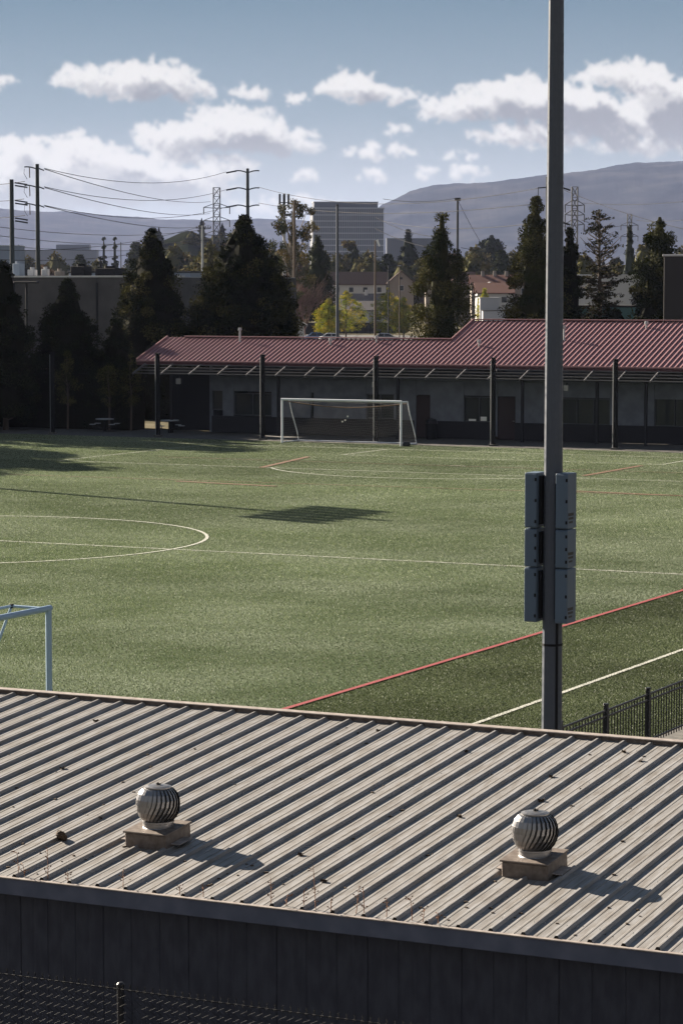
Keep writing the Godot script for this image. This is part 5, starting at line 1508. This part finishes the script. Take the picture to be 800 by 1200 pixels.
# ---------------------------------------------------------------- goals, fences, tables
func make_field_furniture() -> void:
	far_goal()
	near_goal()
	# netting poles in front of the clubhouse
	var np: Node3D
	var where := ["by the small speckled tree at the left", "in front of the left end of the clubhouse roof", "left of the goal", "behind the middle of the goal", "right of the goal", "at the right, nearest the edge", "beyond the left edge", "beyond the right edge"]
	var xs := [-87.3, -80.1, -73.2, -66.05, -58.95, -51.85, -94.4, -44.75]
	for i in 8:
		var lb: String = "dark square netting pole " + where[i]
		if i == 0:
			np = thing("netting_pole", V(xs[i], 0, -137.4), lb, "pole", "netting poles along the end of the field")
			part("post", bx(V(0, 2.4, 0), V(0.2, 4.8, 0.2), 0.02), M.dark_steel, np)
			part("cap", bx(V(0, 4.83, 0), V(0.24, 0.06, 0.24), 0.01), M.dark_steel, np)
			part("tension_cable", tb([V(-0.13, 0.1, 0.06), V(-0.13, 4.7, 0.06)], [0.014], 5), M.pale_pole, np)
			part("footing", bx(V(0, 0.06, 0), V(0.4, 0.1, 0.4), 0.02), M.concrete, np)
		else:
			copy(np, V(xs[i], 0, -137.4), lb)
	# round picnic tables with four seats
	var tab: Node3D
	for q in [[-85.9, -141.0, "round picnic table left of the netting pole, the middle one"], [-81.5, -141.2, "round picnic table under the left end of the clubhouse shade"], [-93.1, -139.0, "round picnic table at the left edge of the photo"]]:
		if tab == null:
			tab = thing("picnic_table", V(q[0], 0.01, q[1]), q[2], "table", "picnic tables beside the field")
			part("table_top", tb([V(0, 0.72, 0), V(0, 0.77, 0)], [0.55], 20), M.pale_pole, tab)
			part("pedestal", tb([V(0, 0, 0), V(0, 0.72, 0)], [0.09], 10), M.dark_steel, tab)
			for k in 4:
				var an := TAU * k / 4.0 + 0.5
				var d := V(cos(an), 0, sin(an))
				var arm := part("seat_arm", tb([V(0, 0.2, 0), d * 0.8 + V(0, 0.25, 0), d * 0.85 + V(0, 0.43, 0)], [0.03], 6), M.dark_steel, tab)
				part("seat", tb([d * 0.85 + V(0, 0.43, 0), d * 0.85 + V(0, 0.47, 0)], [0.19], 14), M.pale_pole, arm)
		else:
			copy(tab, V(q[0], 0.01, q[1]), q[2], 0.4)
	# bin and bag
	var bin := thing("litter_bin", V(-64.7, 0.01, -141.9), "dark round topped litter bin right of the clubhouse door", "bin")
	var bm := MB.new()
	bm.lathe([Vector2(0.3, 0.0), Vector2(0.33, 0.9)], 14)
	part("barrel", bm, M.dark_steel, bin)
	var lm := MB.new()
	lm.lathe([Vector2(0.35, 0.9), Vector2(0.34, 1.0), Vector2(0.25, 1.15), Vector2(0.0, 1.22)], 14)
	part("lid", lm, M.black_paint, bin)
	var bag := MB.new()
	bag.lathe([Vector2(0.02, 0.0), Vector2(0.2, 0.02), Vector2(0.23, 0.12), Vector2(0.17, 0.24), Vector2(0.06, 0.28), Vector2(0.0, 0.29)], 10)
	tag(part("sand_bag", bag, M.black_paint, self, V(-63.15, 0, -135.2)), "small black bag at the foot of the goal's right post", "bag")
	for q in [[-67.35, 1.5, "upper right"], [-67.5, 1.28, "lower middle"], [-67.68, 1.2, "lower left"]]:
		var pm := MB.new()
		pm.box(V(0, 0, 0), V(0.09, 0.07, 0.015), Basis.from_euler(V(0.2, 0.3, q[1] * 3.0)))
		tag(part("white_scrap", pm, M.white_paper, self, V(q[0], q[1], -136.45)), "white scrap caught in the far goal's net, the %s of three" % q[2], "scrap", "white scraps in the goal net")
	ornamental_fence()
	chain_link()

func far_goal() -> void:
	var t := thing("soccer_goal", V(-67.1, 0, -135.1), "white full size goal with net at the far end of the field", "goal")
	var w := 3.66
	var r := 0.062
	for s in [-1.0, 1.0]:
		part("post", tb([V(s * w, 0, 0), V(s * w, 2.44, 0)], [r], 12), M.goal_white, t)
		part("top_stay", tb([V(s * w, 2.42, 0), V(s * w, 2.4, -0.85)], [0.035], 8), M.goal_white, t)
		part("back_stay", tb([V(s * w, 2.4, -0.85), V(s * w, 1.7, -1.15), V(s * w, 0.5, -1.85), V(s * w, 0.05, -2.0)], [0.035], 8), M.goal_white, t)
		part("ground_bar", tb([V(s * w, 0.05, 0), V(s * w, 0.05, -2.0)], [0.035], 8), M.goal_white, t)
	part("crossbar", tb([V(-w - r, 2.44, 0), V(w + r, 2.44, 0)], [r], 12), M.goal_white, t)
	part("back_bar", tb([V(-w, 0.05, -2.0), V(w, 0.05, -2.0)], [0.035], 8), M.goal_white, t)
	# net: threads from the crossbar over the back stays to the ground bar, and the two sides
	var path := [V(0, 2.4, -0.05), V(0, 2.28, -0.5), V(0, 2.3, -0.85), V(0, 1.65, -1.1), V(0, 0.9, -1.5), V(0, 0.45, -1.82), V(0, 0.05, -2.0)]
	var m := MB.new()
	var n := 61
	for i in n:
		var x := lerpf(-w, w, float(i) / (n - 1))
		var pts := []
		for p in path:
			pts.append(V(x, p.y - 0.05 * sin((x + p.z) * 4.0) * (1.0 if p.z < -0.2 and p.z > -1.9 else 0.0), p.z))
		m.tube(pts, [0.0028], 3, false)
	for k in 30:
		var f := k / 29.0 * (path.size() - 1)
		var i := mini(int(f), path.size() - 2)
		var p: Vector3 = path[i].lerp(path[i + 1], f - i)
		var pts := []
		for j in 13:
			var x := lerpf(-w, w, j / 12.0)
			pts.append(V(x, p.y - 0.05 * sin((x + p.z) * 4.0), p.z))
		m.tube(pts, [0.0028], 3, false)
	for s in [-1.0, 1.0]:
		for k in 16:
			var z := -0.06 - k * 0.125
			var top := 2.4 if z > -0.85 else lerpf(2.4, 0.05, (-z - 0.85) / 1.15)
			m.tube([V(s * w, 0.05, z), V(s * w, maxf(top, 0.06), z)], [0.0028], 3, false)
		for k in 19:
			var y := 0.06 + k * 0.125
			m.tube([V(s * w, y, 0), V(s * w, y, -lerpf(2.0, 0.85, clampf(y / 2.4, 0, 1)))], [0.0028], 3, false)
	part("net", m, M.net, t).set_meta("kind", "stuff")
	# brownish rolled net edge that hangs below the crossbar
	var pts := []
	for j in 15:
		var x := lerpf(-w, w, j / 14.0)
		pts.append(V(x, 2.3 - 0.28 * sin(j / 14.0 * PI), -0.7))
	part("net_edge", tb(pts, [0.03], 5), M.net_brown, t)

func near_goal() -> void:
	var t := thing("near_goal", V(-28.83, 0, -41.5), "blue grey goal frame cut by the left edge, close behind the metal roof", "goal")
	var w := 3.66
	var r := 0.062
	for s in [-1.0, 1.0]:
		part("post", tb([V(0, 0, s * w), V(0, 2.44, s * w)], [r], 12), M.goal_blue_grey, t)
		part("top_stay", tb([V(-0.03, 2.43, s * w), V(-0.86, 2.44, s * w)], [0.03], 8), M.goal_blue_grey, t)
		part("back_stay", tb([V(-0.86, 2.44, s * w), V(-1.9, 0.05, s * w)], [0.03], 8), M.goal_blue_grey, t)
		part("ground_bar", tb([V(0, 0.05, s * w), V(-1.9, 0.05, s * w)], [0.03], 8), M.goal_blue_grey, t)
		part("corner_joint", bx(V(-0.86, 2.44, s * w), V(0.09, 0.09, 0.09), 0.02), M.dark_steel, t)
	part("crossbar", tb([V(0, 2.44, -w - r), V(0, 2.44, w + r)], [r], 12), M.goal_blue_grey, t)
	part("top_back_bar", tb([V(-0.86, 2.44, -w), V(-0.86, 2.44, w)], [0.03], 8), M.goal_blue_grey, t)
	part("back_bar", tb([V(-1.9, 0.05, -w), V(-1.9, 0.05, w)], [0.03], 8), M.goal_blue_grey, t)

func ornamental_fence() -> void:
	var t := thing("picket_fence", V(-17.6, 0, -50), "black metal picket fence along the side of the field, right of the light mast", "fence")
	var z0 := 6.0
	var z1 := -22.0
	var posts := []
	var z := 3.72 + 2.22 * 3.0
	while z > z1:
		posts.append(z)
		z -= 2.22
	var pk := bx(V(0, 0.56, 0), V(0.018, 0.96, 0.018)).mesh()
	for i in posts.size():
		var p := part("post", bx(V(0, 0.57, 0), V(0.075, 1.14, 0.075), 0.006), M.black_paint, t, V(0, 0, posts[i]))
		part("cap", bx(V(0, 1.155, 0), V(0.09, 0.03, 0.09), 0.01), M.black_paint, p)
		if i + 1 < posts.size():
			for k in range(1, 15):
				part("picket", pk, M.black_paint, t, V(0, 0, posts[i] - k * 2.22 / 15.0))
			for y in [1.04, 0.93, 0.16]:
				part("rail", bx(V(0, y, posts[i] - 1.11), V(0.032, 0.035, 2.145), 0.004), M.black_paint, t)

func chain_link() -> void:
	var t := thing("chain_link_fence", V(-10, 0, -18.78), "dark chain link fence across the bottom left corner in front of the shed wall", "fence")
	var m := MB.new()
	var pitch := 0.07
	for k in 150:
		var x := -6.0 + k * pitch
		for q in [[0.0, 1.0], [1.0, -1.0]]:
			var pts := []
			var n := 58
			for i in n:
				var s := 1.0 if i % 2 == 0 else -1.0
				pts.append(V(x + s * pitch * 0.5 * q[1] + 0.0, 0.98 + i * 0.036, (0.008 if (i + int(q[0])) % 2 == 0 else -0.008)))
			if q[0] == 0.0:
				m.tube(pts, [0.0028], 3, false)
		# twisted barbs on top
		var p := V(x, 3.05, 0)
		m.tube([p + V(-0.01, -0.03, 0), p + V(0.008, 0.02, 0.006), p + V(-0.006, 0.035, -0.004)], [0.003], 3)
		m.tube([p + V(0.012, -0.03, 0), p + V(-0.008, 0.02, -0.006), p + V(0.014, 0.03, 0.004)], [0.003], 3)
	part("mesh_wire", m, M.chain_wire, t).set_meta("kind", "stuff")
	for y in [1.0, 3.04]:
		part("tension_wire", tb([V(-6.2, y, 0.012), V(4.5, y, 0.012)], [0.004], 4), M.chain_wire, t)
	for x in [-4.4, -1.36, 1.68]:
		var p := part("post", tb([V(x, 0, -0.05), V(x, 3.06, -0.05)], [0.03], 10), M.black_paint, t)
		var c := MB.new()
		c.lathe([Vector2(0.033, 3.05), Vector2(0.033, 3.065), Vector2(0.02, 3.08), Vector2(0, 3.085)], 10, V(x, 0, -0.05))
		part("cap", c, M.black_paint, p)

# ---------------------------------------------------------------- on the near roof
func turbine(at: Vector3, label: String) -> void:
	var t := thing("turbine_vent", at, label, "roof vent", "turbine vents on the metal roof")
	var low := V(0, -0.14, 0)
	var tilt := Basis(Vector3.RIGHT, atan2(RIDGE_Y - EAVE_Y, EAVE_Z - RIDGE_Z))
	part("curb", bx(tilt * V(0, 0.065, 0), V(0.46, 0.17, 0.5), 0.012, tilt), M.curb, t)
	part("curb_lid", bx(tilt * V(0, 0.156, 0), V(0.485, 0.018, 0.525), 0.005, tilt), M.curb, t)
	part("flashing", bx(tilt * V(0, 0.043, 0.02), V(0.66, 0.008, 0.26), 0.003, tilt), M.roof_trim, t)
	var neck := MB.new()
	neck.lathe([Vector2(0.175, 0.288), Vector2(0.156, 0.295), Vector2(0.152, 0.3), Vector2(0.152, 0.34), Vector2(0.159, 0.345), Vector2(0.159, 0.36), Vector2(0.14, 0.362)], 24)
	part("collar", neck, M.zinc, t, low)
	var inner := MB.new()
	inner.lathe([Vector2(0.1, 0.37), Vector2(0.145, 0.46), Vector2(0.15, 0.56), Vector2(0.1, 0.655), Vector2(0.0, 0.67)], 20)
	part("rotor_core", inner, M.dark_inside, t, low)
	var R := [Vector2(0.15, 0.36), Vector2(0.186, 0.4), Vector2(0.209, 0.455), Vector2(0.218, 0.515), Vector2(0.213, 0.575), Vector2(0.193, 0.63), Vector2(0.158, 0.672), Vector2(0.112, 0.692)]
	var bl := MB.new()
	for i in R.size() - 1:
		for k in 3:
			var q := []
			for c in [[i, k], [i, k + 1], [i + 1, k + 1], [i + 1, k]]:
				var f: float = c[1] / 3.0
				var p: Vector2 = R[c[0]]
				var sw: float = (p.y - 0.37) * 0.9                 # the blades lean as they climb
				var an: float = 0.38 * f + sw * 1.5 + 0.25 * sin((p.y - 0.36) * 9.0)
				var rr := p.x * (1.0 - 0.2 * f * f - 0.03 * f)
				q.append(V(cos(an) * rr, p.y, -sin(an) * rr))
			bl.quad(q[0], q[1], q[2], q[3])
	var bm := bl.mesh()
	for k in 28:
		var b := part("blade", bm, M.zinc, t, low)
		b.rotation.y = TAU * k / 28.0
	var top := MB.new()
	top.lathe([Vector2(0.132, 0.684), Vector2(0.132, 0.696), Vector2(0.1, 0.706), Vector2(0.04, 0.712), Vector2(0.0, 0.714)], 24)
	part("crown_plate", top, M.zinc, t, low)
	part("spindle_bolt", tb([V(0, 0.71, 0), V(0, 0.735, 0)], [0.01], 8), M.dark_steel, t, low)
	part("spindle_nut", bx(V(0.01, 0.722, 0.005), V(0.05, 0.012, 0.02), 0.003), M.dark_steel, t, low)

func make_roof_details() -> void:
	turbine(V(-13.35, roof_y(-22.86), -22.86), "round turbine vent on the metal roof, the left of two")
	turbine(V(-9.49, roof_y(-23.14), -23.14), "round turbine vent on the metal roof, the right of two")
	rng.seed = 500
	# a clod with its shadow, dead leaves, weeds in the gutter
	var clod := MB.new()
	for k in 6:
		clod.box(V(rng.randfn() * 0.025, 0.05 + rng.randfn() * 0.015, rng.randfn() * 0.025), V(0.08, 0.06, 0.075), Basis.from_euler(V(rng.randf() * 3, rng.randf() * 3, rng.randf() * 3)), 0.02)
	tag(part("moss_clod", clod, M.debris, self, V(-14.3, roof_y(-22.6), -22.6)), "dark ball of dried moss left of the left turbine vent", "moss")
	var lab := ["dark dead leaf on the roof above the left turbine vent", "dark dead leaf on the roof left of the left vent's dome", "dark dead leaf on the roof near its upper left corner", "dead leaf near the top edge of the roof, left of the mast", "dead leaf on the upper middle of the roof", "dead leaf between the two turbine vents", "dead leaf left of the right turbine vent, high up", "dead leaf above the right turbine vent", "small dead leaf above the right turbine vent", "dead leaf under the top edge right of the mast", "second dead leaf under the top edge right of the mast", "dead leaf at the right edge of the roof", "dead leaf low on the middle of the roof", "dead leaf near the gutter between the vents", "small dead leaf high on the left of the roof"]
	var lp := [[-14.05, -23.9], [-14.35, -23.4], [-15.8, -25.0], [-13.2, -27.55], [-11.9, -27.0], [-10.9, -24.6], [-10.35, -25.4], [-10.1, -25.9], [-10.6, -26.3], [-10.25, -27.5], [-9.95, -27.2], [-8.3, -25.6], [-11.8, -22.9], [-11.2, -22.2], [-16.6, -27.0]]
	for i in lp.size():
		var m := MB.new()
		var nn := 5
		for k in nn:
			var a := TAU * k / nn
			m.face([V(0, 0.006, 0), V(cos(a) * 0.045, 0.012 + 0.02 * (k % 2), sin(a) * 0.025), V(cos(a + TAU / nn) * 0.045, 0.014 + 0.02 * ((k + 1) % 2), sin(a + TAU / nn) * 0.025)], Vector3.UP)
		m.box(V(0, 0.004, 0), V(0.05, 0.006, 0.03))
		var o := part("dead_leaf", m, M.debris, self, V(lp[i][0], roof_y(lp[i][1]) + 0.001, lp[i][1]))
		o.rotation.y = rng.randf() * TAU
		tag(o, lab[i], "leaf", "dead leaves on the metal roof")
	# crumbs of leaf and grit that collect against the ribs
	var grit := MB.new()
	for i in 170:
		var k := rng.randi_range(-3, 30)
		var x := -17.4 + k * 0.305 + 0.03 + absf(rng.randfn()) * 0.06
		var z := lerpf(EAVE_Z - 0.1, RIDGE_Z + 0.2, rng.randf() if i % 3 else rng.randf() * 0.15)
		var s := rng.randf_range(0.006, 0.02)
		grit.box(V(x, roof_y(z) + s * 0.3, z), V(s * 2.0, s * 0.8, s * 1.3), Basis(Vector3.UP, rng.randf() * TAU), s * 0.2)
	tag(part("leaf_litter", grit, M.debris, self), "crumbs of dead leaf and grit scattered over the metal roof", "litter", "", "stuff")
	# weeds along the gutter
	var wx := [-14.05, -13.98, -13.72, -13.5, -12.9, -12.3, -12.05, -11.35, -11.2, -11.02, -10.9, -10.75, -10.5, -10.42, -10.2, -9.95, -9.85, -9.7]
	var wh := [0.22, 0.12, 0.3, 0.1, 0.16, 0.08, 0.1, 0.26, 0.1, 0.16, 0.4, 0.12, 0.26, 0.24, 0.18, 0.2, 0.12, 0.1]
	for i in wx.size():
		var m := MB.new()
		var h: float = wh[i]
		var lean := V(rng.randfn() * 0.06, 1, rng.randfn() * 0.05).normalized()
		m.tube([V(0, -0.01, 0), lean * h * 0.5 + V(0.004, 0, 0), lean * h], [0.0045, 0.0035, 0.002], 4)
		var nb := int(4 + h * 22)
		for k in nb:
			var b := lean * h * rng.randf_range(0.15, 1.0)
			var d := V(rng.randfn(), rng.randf_range(0.2, 1.0), rng.randfn()).normalized()
			var e := b + d * rng.randf_range(0.015, 0.05)
			m.tube([b, e], [0.0025, 0.0018], 3, false)
			m.leaf(e, d, d.cross(V(0.3, 0.2, 0.9)).normalized(), 0.024, 0.014)
		var w := ["first dry weed at the left edge of the gutter", "short weed at the left end of the gutter", "tall thin weed near the left end of the gutter", "low weed below the moss clod", "thin weed left below the left turbine vent", "low weed below the left turbine vent", "low brown weed right below the left turbine vent", "weed with pale seed head left of the tallest one", "short forked weed beside the tallest one", "thin weed just left of the tallest one", "tallest thin weed standing in the gutter", "short weed just right of the tallest one", "branched weed right of the tallest one", "curled weed near the middle of the gutter", "thin weed near the middle of the gutter", "forked weed left below the right turbine vent", "low weed tuft left below the right turbine vent", "small weed tuft below the right turbine vent"]
		tag(part("dry_weed", m, M.dry_stem, self, V(wx[i], roof_y(EAVE_Z - 0.06), EAVE_Z - 0.04)), w[i], "weed", "dry weeds in the gutter of the metal roof")
